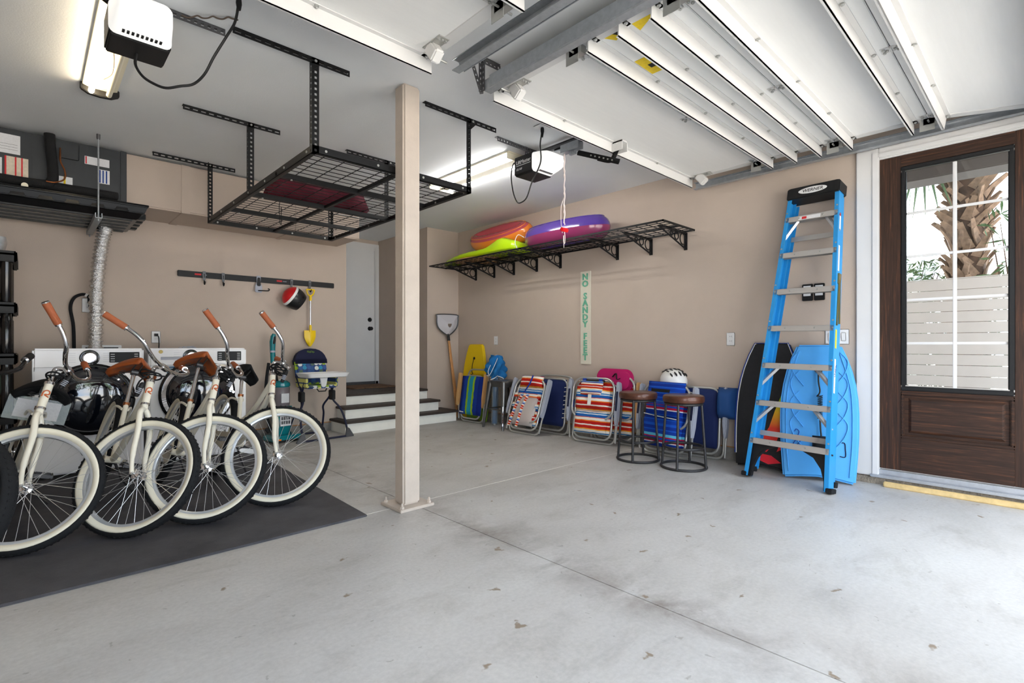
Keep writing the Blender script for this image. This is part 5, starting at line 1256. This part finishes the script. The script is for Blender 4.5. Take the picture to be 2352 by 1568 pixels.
def fold_chair(name, label, loc, rz, lean, fabric, style, h=.70, w=.52):
    o = thing(name, label, 'beach chair', M=T(*loc) @ RZ(rz) @ RX(-lean))
    loop(MB(), w, .012, h * .90, .07, -.01).build('rear_frame', 'alu_tube', o, smooth=True)
    loop(MB(), w - .06, .05, h * .95, .09, -.045).build('seat_frame', 'alu_tube', o, smooth=True)
    if style not in ('plain', 'floral'): loop(MB(), w - .02, .26 if style != 'clear' else .13, h * .98, .11, -.085).build('back_frame', 'alu_tube', o, smooth=True)
    # fabric sling
    MB().pillow(w - (.09 if style != 'floral' else .02), h - .14, .018, p=8, M=T(0, -.05 if style != 'floral' else -.062, .10)).build('sling', fabric, o, smooth='all')
    for sx in (-1, 1):
        arm = MB(T(sx * (w / 2 + .035), -.06, 0)).prism([(-.012, .22), (.006, .20), (.016, .30), (.018, .60), (.008, .66), (-.022, .66), (-.026, .34)], -.035, .03)
        arm.build('armrest', 'grey_plastic' if style not in ('wood', 'floral') else 'wood_light', o, bevel=.008)
        if style in ('pillow', 'blue'): MB(T(sx * (w / 2 + .035), -.098, 0)).prism([(-.014, .36), (.01, .36), (.01, .56), (-.014, .56)], -.003, .003).build('armrest_pad', 'navy', o, bevel=.003)
        MB().tube([(sx * (w / 2 + .02), -.03, .03), (sx * (w / 2 + .035), -.05, .24)], .009, 8).build('arm_strut', 'alu_tube', o, smooth=True)
    if style == 'pillow':
        MB().pillow(w - .13, .24, .07, p=5, M=T(-.01, -.075, .10)).build('storage_pouch', fabric, o, smooth='all')
        MB().pillow(w - .12, .24, .05, p=4, M=T(0, -.09, .36), bulge=lambda u, v: .012 * math.sin(u * 5) * (1 - v * v)).build('back_pouch', fabric, o, smooth='all')
        MB().pillow(.27, .15, .05, p=4, M=T(.0, -.125, .50)).build('headrest_pillow', 'serape_small', o, smooth='all')
        MB().box(-.02, .02, -.15, -.145, .40, .51).build('pillow_strap', 'white_cord', o)
        MB().box(-.14, .14, -.10, -.085, h - .055, h - .03).build('carry_handle', 'strap_black', o, bevel=.006)
        for x_ in (-.11, .09): MB().box(x_ - .02, x_ + .02, -.105, -.09, h - .10, h - .02).build('strap', 'royal_blue', o)
    if style == 'clear':
        MB().pillow(.36, .13, .05, p=4, M=T(.01, -.085, h - .10)).build('headrest_pillow', fabric, o, smooth='all')
        MB().pillow(w - .16, .34, .03, p=6, M=T(0, -.075, .09)).build('clear_pouch', 'vinyl_clear', o, smooth='all')
        for x_, x2 in ((-.06, -.16), (.03, -.03)):
            MB().tube([(x_, -.11, .46), ((x_ + x2) / 2, -.13, .30), (x2, -.12, .06)], .021, 4, flat=(1, .14)).build('shoulder_strap', 'serape_small', o)
        MB().tube([(.07, -.145, h + .02), (.05, -.145, .58), (-.02, -.135, .47)], .012, 4, flat=(1, .2)).build('blue_strap', 'royal_blue', o)
        for sx in (-1, 1):
            for z_ in (.16, .30, .42): MB().box(sx * .19 - .022, sx * .19 + .022, -.095, -.085, z_, z_ + .05).build('side_tab', fabric, o)
    if style == 'blue':
        MB().pillow(w - .10, .30, .08, p=5, M=T(-.01, -.08, .08)).build('storage_pouch', fabric, o, smooth='all')
        MB().pillow(w - .12, .34, .07, p=5, M=T(0, -.095, .35)).build('back_pouch', fabric, o, smooth='all')
        MB().box(-.12, .10, -.165, -.155, h - .10, h - .06).build('carry_handle', 'strap_black', o, bevel=.008)
        MB().box(-.13, .08, -.171, -.166, .47, .50).build('brand_patch', 'royal_blue', o, bevel=.002)
        MB().tube([(-.2, -.165, .375), (.0, -.172, .36), (.2, -.165, .35)], .004, 5).build('zipper', 'white_cord', o)
    if style == 'floral':
        MB().box(-.2, -.12, -.072, -.062, .12, .14).build('hem_tab', 'white_cord', o)
    return o
fold_chair('beach_chair', 'striped beach chair with clear pouch and striped shoulder straps', (4.235, 4.29, 0), -90, 20, 'serape', 'clear', .66, .50)
fold_chair('beach_chair', 'striped beach chair with padded pillow and blue carry straps', (4.375, 3.376, 0), -84, 9.5, 'serape', 'pillow', .70, .52)
bc = fold_chair('beach_chair', 'blue striped beach chair behind the two bar stools', (4.37, 2.52, 0), -98, 10, 'blue_stripe', 'blue', .68, .54)
nv = fold_chair('beach_chair', 'navy beach chair with cup holder behind the clear pouch chair', (4.50, 4.10, 0), -88, 8, 'chair_navy', 'plain', .68, .52)
MB().tube([(p[0], -.01, p[1]) for p in smooth_path([(-.27, 0, .50), (-.26, 0, .60), (-.2, 0, .68), (.2, 0, .68), (.26, 0, .60), (.27, 0, .3)], 4) for p in [(p.x, p.z)]], .0115, 10).build('head_loop', 'alu_tube', nv, smooth=True)
MB().lathe([(.045, 0), (.05, .09), (.046, .09), (.042, .005)], 20, T(.36, -.04, .34)).build('cup_holder', 'royal_blue', nv, smooth=True)
for k in range(8): MB().tube([(.20, -.06, .2 + k * .05), (.25, -.045, .21 + k * .05)], .004, 6).build('lacing', 'white_cord', nv)
wc = fold_chair('beach_chair', 'wooden armed beach chair with a magenta towel pillow', (4.555, 3.22, 0), -92, 5, 'serape', 'wood', .72, .56)
MB().prism(rrect(.48, .24, .1, 7, 0, .67), -.10, -.03).build('magenta_pillow', 'pink', wc, smooth=True, bevel=.028, seg=4)
MB().tube(smooth_path([(.0, -.10, .70), (.05, -.11, .74), (.06, -.105, .68), (.1, -.105, .69)], 5), .013, 4, flat=(1, .3)).build('strap_bow', 'strap_black', wc)
rb_ = fold_chair('beach_chair', 'blue mesh beach chair with grey arms against the wall, half hidden by a stool', (4.56, 2.31, 0), -88, 5, 'chair_navy', 'plain', .68, .52)
MB().pillow(.17, .28, .09, p=4, M=T(.30, -.06, .38)).build('mesh_bag', 'mesh_blue', rb_, smooth='all')
fc = fold_chair('beach_chair', 'floral blue and green beach chair with wooden arms in the corner', (4.38, 5.43, .0), -88, 8, 'floral', 'floral', .66, .455)
loop(MB(), .42, .30, .72, .09, .03).build('head_loop', 'alu_tube', fc, smooth=True)
# helmet on the blue chair
hw_ = thing('bike_helmet', 'white bike helmet resting on the blue striped chair', 'helmet', M=T(4.525, 2.52, .70) @ RZ(60) @ RY(-6))
helmet_shell(MB(), .155, .115, .115, -.12).build('shell', 'helmet_white', hw_, smooth='all')
for k in (-2, -1, 0, 1, 2):
    for q in (-.95, -.3, .35): MB().tube([(.157 * math.sin(q + t) * math.cos(k * .33), .117 * math.sin(k * .36) * 1.0, .119 * math.cos(q + t) * math.cos(k * .3)) for t in (0, .12, .24, .36, .45)], [.004, .010, .012, .009, .003], 6, flat=(1, .5)).build('vent', 'helmet_black', hw_, smooth=True)
MB().tube([(.13 * math.cos(a), .095 * math.sin(a), -.018) for a in [2 * PI * k / 24 for k in range(24)]], .012, 6, closed=True).build('liner', 'helmet_black', hw_)
# beach umbrella with clear sleeve
um = thing('beach_umbrella', 'folded blue beach umbrella in a clear sleeve beside the metal stool', 'umbrella', M=T(4.45, 5.045, 0) @ RY(2))
MB().cyl((0, 0, 0), (0, 0, .92), .014, seg=12).build('pole', 'white_plastic', um, smooth=True)
rings = []
for k in range(12):
    u = k / 11; z_ = .91 - .29 * u; rr = .03 + .075 * math.sin(PI * (.12 + .62 * u))
    rings.append([(rr * (1 + .42 * math.sin(4 * a + k * .55) + .15 * math.sin(9 * a - k)) * math.cos(a), rr * (1 + .42 * math.sin(4 * a + k * .55) + .15 * math.sin(9 * a - k)) * math.sin(a), z_ + .018 * math.sin(3 * a + 1) * (.4 + u)) for a in [2 * PI * q / 40 for q in range(40)]])
MB().loft(rings, cap=False).build('canopy', 'towel_blue', um, smooth='all')
MB().tube(rings[-1], .006, 6, closed=True).build('white_trim', 'white_cord', um)
MB().tube(smooth_path([(.0, -.04, .9), (-.09, -.07, .78), (-.15, -.05, .66), (-.14, -.01, .72), (-.05, -.02, .88)], 6), .004, 6).build('drawstring', 'white_cord', um)
MB().loft([[((.046 + .008 * math.sin(6 * a + z_ * 20)) * math.cos(a), (.046 + .008 * math.cos(5 * a + z_ * 14)) * math.sin(a), z_) for a in [2 * PI * q / 24 for q in range(24)]] for z_ in (.01, .1, .2, .3, .4, .5, .62)]).build('clear_sleeve', 'clear_wrap', um, smooth='all')
MB().cyl((0, 0, .02), (0, 0, .66), .032, seg=12).build('rolled_cloth', 'towel_blue', um, smooth=True)
# metal stool
ms = thing('metal_stool', 'backless gunmetal stool with tapered legs by the umbrella', 'stool', (4.415, 4.80, 0), R(-4))
MB().loft([[(p[0], p[1], z_) for p in rrect(w_, w_, .05)] for z_, w_ in ((.56, .31), (.585, .315), (.598, .30), (.60, .27), (.596, .25))]).build('seat', 'gun_metal', ms, smooth=True)
for sx in (-1, 1):
    for sy in (-1, 1):
        t_, b_ = Vector((sx * .135, sy * .135, .58)), Vector((sx * .20, sy * .20, 0))
        MB().tube([t_, t_.lerp(b_, .55), b_.lerp(t_, .06), b_], [.036, .026, .016, .014], 12).build('leg', 'gun_metal', ms, smooth=True)
        MB().tube([t_.lerp(b_, .5) + Vector((sx * .02, sy * .02, 0)), b_.lerp(t_, .1) + Vector((sx * .012, sy * .012, 0))], .007, 8).build('leg_rib', 'chrome', ms, smooth=True)
for a, b_ in (((-1, -1), (1, -1)), ((1, -1), (1, 1)), ((1, 1), (-1, 1)), ((-1, 1), (-1, -1))):
    MB().cyl((a[0] * .17, a[1] * .17, .24), (b_[0] * .17, b_[1] * .17, .24), .008, seg=8).build('stretcher', 'gun_metal', ms)
    MB().box(-.14, .14, -.004, .004, .52, .56, T((a[0] + b_[0]) * .07, (a[1] + b_[1]) * .07, 0) @ RZ(math.degrees(math.atan2(b_[1] - a[1], b_[0] - a[0])))).build('apron', 'gun_metal', ms)
# bar stools
def bar_stool(label, x_, y_, rz):
    o = thing('bar_stool', label, 'bar stool', (x_, y_, 0), R(rz))
    MB().lathe([(.0, .555), (.150, .555), (.168, .562), (.172, .58), (.172, .60), (.165, .614), (.15, .62), (0, .618)], 40).build('seat', 'copper_wood', o, smooth=True)
    for r_, z_ in ((.150, .546), (.165, .18), (.186, .011)):
        MB().tube([(r_ * math.cos(2 * PI * k / 40), r_ * math.sin(2 * PI * k / 40), z_) for k in range(40)], .011, 10, closed=True).build('ring', 'stool_iron', o, smooth=True)
    for k in range(4):
        a = PI / 2 * k; MB().tube([(.150 * math.cos(a), .150 * math.sin(a), .55), (.186 * math.cos(a), .186 * math.sin(a), .012)], .011, 10).build('leg', 'stool_iron', o, smooth=True)
    return o
bar_stool('round wooden bar stool on iron rings, standing nearer the striped pillow chair', 4.058, 2.615, 18)
bar_stool('round wooden bar stool on iron rings, standing nearer the ladder', 4.078, 2.178, 12)

# ------------------------------------------------------------------ boards and ladder
bb1 = board('boogie_board', 'black boogie board with rainbow flame print behind the ladder', 'boogie board', (4.50, 1.66, .0), -92, 8.4, .53, 1.07, .05, 'board_black', .52)
flm, flt, flb = newmat('flame_print')
tcn = N(flt, 'ShaderNodeTexCoord'); spx = N(flt, 'ShaderNodeSeparateXYZ'); flt.links.new(tcn.outputs['Object'], spx.inputs[0])
mr = N(flt, 'ShaderNodeMapRange'); mr.inputs['From Min'].default_value = .12; mr.inputs['From Max'].default_value = .78; flt.links.new(spx.outputs[2], mr.inputs['Value'])
rr_ = N(flt, 'ShaderNodeValToRGB'); cr = rr_.color_ramp
cs = [(0, (226, 30, 50)), (.35, (236, 60, 36)), (.55, (246, 190, 30)), (.75, (150, 206, 40)), (1, (60, 150, 50))]
while len(cr.elements) < len(cs): cr.elements.new(.5)
for e, (p, c) in zip(cr.elements, cs): e.position = p; e.color = lin(c)
flt.links.new(mr.outputs[0], rr_.inputs[0]); flt.links.new(rr_.outputs[0], flb.inputs['Base Color']); flb.inputs['Roughness'].default_value = .6
for out in ([(-.10, .14), (-.02, .13), (.06, .22), (.10, .36), (.13, .52), (.12, .62), (.07, .52), (.03, .42), (-.01, .30), (-.05, .24)], [(.06, .14), (.14, .18), (.19, .30), (.21, .48), (.2, .60), (.17, .46), (.14, .34), (.10, .24)], [(-.12, .08), (0, .05), (.1, .07), (.02, .11), (-.08, .115)]):
    MB().prism([(x_ + .035, z_ * 1.22 - .01) for x_, z_ in out], -.0512, -.0498).build('flame', 'flame_print', bb1)
def edge_line(o, w, h, nose, m, off):
    ol = board_outline(w, h, nose)[5:]
    MB().tube([(x_ * off, -.05, z_ * .995) for x_, z_ in ol], .004, 5).build('edge_line', m, o)
edge_line(bb1, .53, 1.07, .52, 'white_cord', .955); edge_line(bb1, .53, 1.07, .52, 'royal_blue', .995)
MB(T(0, -.05, 0)).lathe([(.022, 0), (.022, .008), (.01, .012)], 14, T(.0, 0, .82) @ RX(90)).build('leash_plug', 'black_plastic', bb1)
bb2 = board('boogie_board', 'sky blue boogie board with moulded ridges behind the ladder', 'boogie board', (4.435, 1.25, .0), -76, 8.4, .53, 1.05, .06, 'board_blue', .56)
for k, s_ in ((0, 1), (1, -1)):
    for q in range(4):
        z_ = .30 + q * .16
        MB().tube(smooth_path([(s_ * .10, -.058, z_ - .06), (s_ * .17, -.060, z_ + .04), (s_ * .19, -.058, z_ + .14), (s_ * .13, -.056, z_ + .22)], 6), .009, 8, flat=(1.4, .5)).build('ridge', 'board_blue', bb2, smooth='all')
MB().tube(smooth_path([(-.2, -.058, .05), (-.22, -.06, .35), (-.21, -.06, .7), (-.14, -.058, .98)], 6), .008, 8, flat=(1.4, .5)).tube(smooth_path([(.2, -.058, .05), (.22, -.06, .35), (.21, -.06, .7), (.14, -.058, .98)], 6), .008, 8, flat=(1.4, .5)).build('rail_ridge', 'board_blue', bb2, smooth='all')
MB(T(0, -.06, .855) @ RX(90)).lathe([(.03, 0), (.03, .006), (.012, .014), (0, .014)], 16).build('leash_plug', 'black_plastic', bb2)
MB().tube(smooth_path([(0, -.075, .85), (.0, -.078, .76), (.01, -.08, .68), (-.01, -.08, .64)], 5), .006, 7).tube([(.012 + .016 * math.cos(k * .8), -.085 + .014 * math.sin(k * .8), .65 - .0018 * k) for k in range(100)], .0032, 5).tube(smooth_path([(.012, -.085, .47), (.015, -.08, .40), (.02, -.08, .34)], 5), .006, 7).build('leash', 'black_plastic', bb2, smooth=True)
MB().pillow(.12, .1, .03, M=T(.02, -.062, .24)).build('wrist_cuff', 'strap_black', bb2, smooth='all')
MB().tube(smooth_path([(-.16, -.064, .36), (-.15, -.064, .38), (-.13, -.064, .36), (-.15, -.064, .30), (-.17, -.064, .26), (-.15, -.064, .25), (-.12, -.064, .29)], 5), .003, 5).build('emblem', 'royal_blue', bb2)
MB().tube(smooth_path([(.14, -.064, .30), (.17, -.064, .30), (.175, -.064, .26), (.175, -.064, .20), (.14, -.064, .20)], 5), .0035, 5).build('emblem', 'navy', bb2)

ld = thing('step_ladder', 'tall bright blue folded step ladder leaning on the wall', 'ladder', M=T(4.075, 1.38, .020) @ RZ(-95) @ RX(-11.3) @ RY(.8))
LH = 2.30
def rail_x(z_): return .303 - .118 * z_ / LH
def rail(s_, y0, y1, m, nm, zt=LH, xo=0, ybot=0, dep=.09):
    rings = []
    for z_, yb in ((0.0, ybot), (zt, 0)):
        x_ = rail_x(z_) + xo
        prof = [(0, 0), (0, dep), (-.03, dep), (-.03, dep - .005), (-.005, dep - .005), (-.005, .005), (-.03, .005), (-.03, 0)]
        rings.append([(s_ * (x_ + p[0]), y0 + p[1] + yb, z_) for p in prof])
    return MB().loft(rings).build(nm, m, ld)
for s_ in (-1, 1):
    r_ = rail(s_, 0, 0, 'ladder_blue', 'front_rail')
    ft = MB().box(s_ * .303 - .02, s_ * .303 + .02, -.006, .085, -.005, .03).build('foot', 'black_rubber', ld, bevel=.004)
    # curved black brace from the foot to the first step
    oc = [(.0, .02), (-.004, .05)] + [(-.30 + .29 * math.cos(R(a)), -.01 + .27 * math.sin(R(a)) * 1.0) for a in range(12, 80, 8)] + [(-.20, .28)] + [(-.30 + .235 * math.cos(R(a)), -.01 + .235 * math.sin(R(a))) for a in range(66, 8, -8)] + [(-.06, .02)]
    oc = [(.0, .0), (0, .27), (-.20, .275), (-.19, .255), (-.115, .22), (-.06, .15), (-.035, .07), (-.03, .0)]
    MB(T(s_ * .29, .045, 0) @ (Matrix.Diagonal((1, 1, 1, 1)) if s_ > 0 else Matrix.Diagonal((-1, 1, 1, 1)))).prism(oc, -.022, .022).build('foot_brace', 'black_plastic', ld, bevel=.004)
    rv = MB()
    for k in range(1, 8):
        for dz in (.0, .055): rv.lathe([(.0065, 0), (.0065, .003), (0, .004)], 8, T(s_ * (rail_x(.3 * k + dz * .6) - .011), -.0, .3 * k - .02 + dz) @ RX(90))
    rv.build('rivets', 'bolt', ld, kind='stuff')
    # rear frame rails
    rings = []
    for z_, yb in ((0.06, .105), (LH - .06, .092)):
        x_ = rail_x(z_) - .012; rings.append([(s_ * (x_ + a), yb + b_, z_) for a, b_ in ((0, 0), (0, .045), (-.025, .045), (-.025, .04), (-.005, .04), (-.005, 0))])
    MB().loft(rings).build('rear_rail', 'ladder_blue', ld)
    MB().box(s_ * .29 - .02, s_ * .29 + .016, .10, .155, .035, .075).build('rear_foot', 'black_rubber', ld, bevel=.003)
    MB().tube([(s_ * (rail_x(1.55) + .006), .04, 1.55), (s_ * (rail_x(1.2) + .006), .025, 1.2)], .007, 6, flat=(.4, 1)).tube([(s_ * (rail_x(1.55) + .006), .055, 1.55), (s_ * (rail_x(1.2) + .006), .07, 1.22)], .007, 6, flat=(.4, 1)).box(s_ * rail_x(1.57) - .006 + s_ * .004, s_ * rail_x(1.57) + .006 + s_ * .004, .025, .07, 1.52, 1.60).build('spreader', 'brass', ld)
for k in range(1, 8):
    z_ = .3 * k; x_ = rail_x(z_) - .004
    MB().box(-x_, x_, .0, .078, z_ - .004, z_).box(-x_, x_, .0, .003, z_ - .045, z_).box(-x_, x_, .075, .078, z_ - .03, z_).build('step', 'step_alu', ld, bevel=.0015)
    rv = MB()
    for q in (-.45, .45): rv.lathe([(.007, 0), (.007, .003), (0, .004)], 8, T(x_ * q, 0, z_ - .02) @ RX(90))
    rv.build('step_rivets', 'bolt', ld, kind='stuff')
    if k in (1, 2, 3, 7) and k != 1:
        for s_ in (-1, 1): MB().tube([(s_ * x_ * .55, .03, z_ - .03), (s_ * (rail_x(z_ - .17) - .006), .03, z_ - .17)], .016, 4, flat=(.6, 1)).build('step_brace', 'alu', ld)
for z_ in (.35, 1.95): MB().box(-rail_x(z_) + .02, rail_x(z_) - .02, .115, .12, z_ - .02, z_ + .02).build('rear_bar', 'step_alu', ld)
cp = MB().prism([(-.193, LH - .055), (.193, LH - .055), (.193, LH + .035), (.17, LH + .04), (-.17, LH + .04), (-.193, LH + .035)], -.018, .13).build('top_cap', 'black_plastic', ld, bevel=.006)
MB().loft([[(.105 * math.cos(a), y_, LH - .005 + .026 * math.sin(a)) for a in [2 * PI * q / 32 for q in range(32)]] for y_ in (-.0175, -.0195)]).build('cap_oval', 'white_plastic', ld)
text('lettering', 'WERNER', .036, 'ink', ld, T(0, -.0205, LH - .006), xs=1.05, shear=.2)
# stickers on the outside of the rails facing the door side
def rsticker(z0, z1, y0, y1, m, s_=1, nm='rail_sticker'):
    x0, x1 = rail_x(z0), rail_x(z1)
    MB().add([(s_ * (x0 + .001), y0, z0), (s_ * (x0 + .001), y1, z0), (s_ * (x1 + .001), y1, z1), (s_ * (x1 + .001), y0, z1), (s_ * (x0 + .002), y0, z0), (s_ * (x0 + .002), y1, z0), (s_ * (x1 + .002), y1, z1), (s_ * (x1 + .002), y0, z1)], [(0, 1, 2, 3), (7, 6, 5, 4), (0, 4, 5, 1), (1, 5, 6, 2), (2, 6, 7, 3), (3, 7, 4, 0)]).build(nm, m, ld)
rsticker(1.95, 2.08, .02, .045, 'label_white'); rsticker(2.055, 2.08, .02, .045, 'label_red'); rsticker(1.62, 1.82, .02, .045, 'label_white'); rsticker(1.03, 1.17, .02, .045, 'yellow_label'); rsticker(.70, .95, .02, .045, 'label_white')
text('lettering', 'WERNER', .03, 'label_blue', ld, T(rail_x(.825) + .0025, .033, .825) @ RY(3) @ RZ(90) @ RY(-90), xs=1.4, extrude=.0003)
MB().box(-.11, .05, -.0012, -.0002, 2.062, 2.09, T(.02, .0, 0)).build('step_sticker', 'label_white', ld)
MB().box(-.085, -.05, -.002, -.001, 2.066, 2.086, T(.02, 0, 0)).build('step_sticker_band', 'label_red', ld)

# ------------------------------------------------------------------ beyond the wooden door
fn = thing('slat_fence', 'pale grey horizontal board fence seen through the door glass', 'fence', (6.35, 0, -.02))
for k in range(16):
    z_ = .06 + .102 * k
    MB().box(0, .02, -2.6, 3.6, z_, z_ + .098).build('slat', 'fence_paint', fn, bevel=.002)
MB().box(0, .03, -2.6, 3.6, 1.692, 1.70).build('cap', 'fence_paint', fn)
for y_ in (-1.6, 1.9): MB().box(.02, .1, y_, y_ + .09, 0, 1.69).build('post', 'fence_paint', fn)
tag(MB().box(6.0, 6.3, -3, 4, 2.575, 2.80).box(XR + .14, 6.3, -3, 4, 2.72, 2.80).build('porch_beam', 'soffit_dark', bevel=.01), 'dark porch beam above the glass of the wooden door', 'beam')
pt = thing('palm_tree', 'thick palm trunk with criss-crossed old leaf bases behind the fence', 'palm tree', (8.1, .70, -.02))
MB().lathe([(.22, 0), (.19, .5), (.165, 1.2), (.15, 2.4), (.15, 4.2)], 20).build('trunk', 'bark', pt, smooth=True)
rnd = random.Random(4)
def boot_mesh():
    m_ = MB(); m_.loft([[(-.05, 0, 0), (.05, 0, 0), (.045, .03, 0), (-.045, .03, 0)], [(-.034, -.03, .14), (.034, -.03, .14), (.03, -.01, .14), (-.03, -.01, .14)], [(-.024, -.085, .27), (.024, -.085, .27), (.02, -.07, .27), (-.02, -.07, .27)]]); return m_
proto_boot = boot_mesh().build('leaf_base', 'boot', pt)
idx = 0
for k in range(30):
    for q in range(9):
        a = 2 * PI * q / 9 + k * .35 + rnd.uniform(-.1, .1); z_ = .6 + k * .115 + rnd.uniform(-.03, .03)
        b_ = proto_boot if idx == 0 else proto_boot.copy()
        if idx: C.objects.link(b_); b_.parent = pt
        idx += 1
        b_.matrix_local = RZ(math.degrees(a)) @ T(0, -.155, z_) @ RY(rnd.choice((-1, 1)) * rnd.uniform(15, 42)) @ RX(rnd.uniform(-6, 16)) @ Matrix.Scale(rnd.uniform(.75, 1.15), 4)
def fan_leaf(par, base, d, L, n, m):
    d = Vector(d).normalized(); side = d.cross(Vector((0, 0, 1))).normalized(); upn = side.cross(d)
    mb = MB(); mb.tube([base, Vector(base) + d * .5], .012, 5)
    c0 = Vector(base) + d * .5
    for k in range(n):
        a = R(-80 + 160 * k / (n - 1)); dd = (d * math.cos(a) + side * math.sin(a) + Vector((0, 0, -.15 - .3 * abs(math.sin(a)))))
        p1 = c0 + dd * L * .55; p2 = c0 + dd * L + Vector((0, 0, -.30 * L)); w_ = side.cross(dd).normalized().cross(dd).normalized() * .022
        mb.add([c0, p1 + w_, p1 - w_, p2, p1 + Vector((0, 0, -.008))], [(0, 1, 4), (0, 4, 2), (1, 3, 4), (4, 3, 2)])
    mb.build('frond', m, par)
for k, (d_, z_) in enumerate((((-.1, 1, -.30), 3.5), ((-.55, .85, -.42), 3.4), ((-.75, .5, -.1), 3.7), ((-.3, 1, .1), 3.8), ((-.2, -1, -.35), 3.6), ((-.6, -.8, -.1), 3.7), ((.3, 1, .0), 3.8), ((.6, -.6, .2), 3.8))):
    fan_leaf(pt, (0, 0, z_), d_, .95, 22, 'frond')
# neighbours' houses
h1 = thing('neighbour_house', 'pale house with grey gabled roof beyond the fence', 'house', (17, 3.6, -.02))
MB().box(0, 6, -.5, 8, 0, 2.6).build('wall', 'house_white', h1)
MB().prism([(-.6, 2.55), (6.6, 2.55), (3, 4.2)], -1.0, 8.5).build('roof', 'roof_grey', h1)
MB().box(-.62, 6.6, -1.05, -.98, 2.45, 2.62).box(-.66, -.58, -1.0, 8.5, 2.42, 2.6).build('fascia', 'white_trim', h1)
MB().box(-.02, .0, 1.0, 2.0, 1.0, 2.0).build('window', 'black_gloss', h1)
h2 = thing('siding_house', 'tall house with pale blue lap siding beyond the palm', 'house', (12.5, -3.2, -.02))
MB().box(.02, 6, 0, 3.55, 0, 7).build('wall', 'house_white', h2)
for k in range(36): MB().box(-.012, .03, 0, 3.3, .1 + k * .19, .1 + k * .19 + .185, RY(0)).build('lap_board', 'siding_blue', h2)
MB().box(-.03, .05, 3.3, 3.56, 0, 7).build('corner_board', 'white_trim', h2)
# shrubs
def shrub(label, loc, r, h, n, m, seed, lw=.012, ll=.12):
    o = thing('shrub', label, 'shrub', loc); rnd = random.Random(seed); mb = MB(); stm = MB()
    for k in range(12):
        a = rnd.uniform(0, 2 * PI); stm.tube([(0, 0, 0), (r * .5 * math.cos(a), r * .5 * math.sin(a), h * .6), (r * .8 * math.cos(a), r * .8 * math.sin(a), h)], [.012, .008, .003], 4)
    stm.build('stems', 'bark', o)
    for k in range(n):
        a = rnd.uniform(0, 2 * PI); rr = r * rnd.random() ** .5; z_ = h * (.25 + .8 * rnd.random()); p = Vector((rr * math.cos(a), rr * math.sin(a), z_))
        d_ = Vector((rnd.gauss(0, 1), rnd.gauss(0, 1), rnd.gauss(.5, .7))).normalized() * ll * rnd.uniform(.6, 1.3); w_ = d_.cross(Vector((rnd.gauss(0, 1), rnd.gauss(0, 1), rnd.gauss(0, 1)))).normalized() * lw
        mb.add([p, p + d_ * .5 + w_, p + d_, p + d_ * .5 - w_], [(0, 1, 2), (0, 2, 3)])
    mb.build('foliage', m, o, kind='stuff'); return o
shrub('feathery green shrub left of the palm behind the fence', (8.6, 1.62, -.02), .75, 2.05, 2600, 'leaf_olive', 1)
shrub('yellow green shrub low beside the palm trunk', (9.6, 1.2, -.02), .7, 1.9, 1800, 'leaf', 2)
shrub('sparse narrow leaved shrub right of the palm behind the fence', (7.6, .14, -.02), .42, 2.35, 420, 'leaf', 3, .014, .17)
# street side, behind the photographer: greenery that the glossy washer doors mirror
sg_ = MB(); rnd = random.Random(20)
for (x_, y_, s_) in ((-5, -17, 1.2), (1.5, -20, 1.5), (8, -18, 1.2), (-12, -15, 1.1)):
    sg_.tube([(x_, y_, -.02), (x_ + .1, y_, 2.2), (x_, y_ + .1, 4)], [.22 * s_, .17, .1], 8)
    for q in range(800):
        v = Vector((rnd.gauss(0, 1), rnd.gauss(0, 1), rnd.gauss(0, .7))).normalized() * (2.4 * s_ * rnd.random() ** .4) + Vector((x_, y_, 4.2 * s_)); d_ = Vector((rnd.gauss(0, 1), rnd.gauss(0, 1), rnd.gauss(0, 1))).normalized() * .3; w_ = d_.cross(Vector((rnd.gauss(0, 1), 1, .3))).normalized() * .14
        sg_.add([v, v + d_ + w_, v + d_ * 2, v + d_ - w_], [(0, 1, 2), (0, 2, 3)])
tag(sg_.build('street_greenery', 'leaf'), 'green street foliage mirrored in the glossy washer doors', 'foliage', kind='stuff')
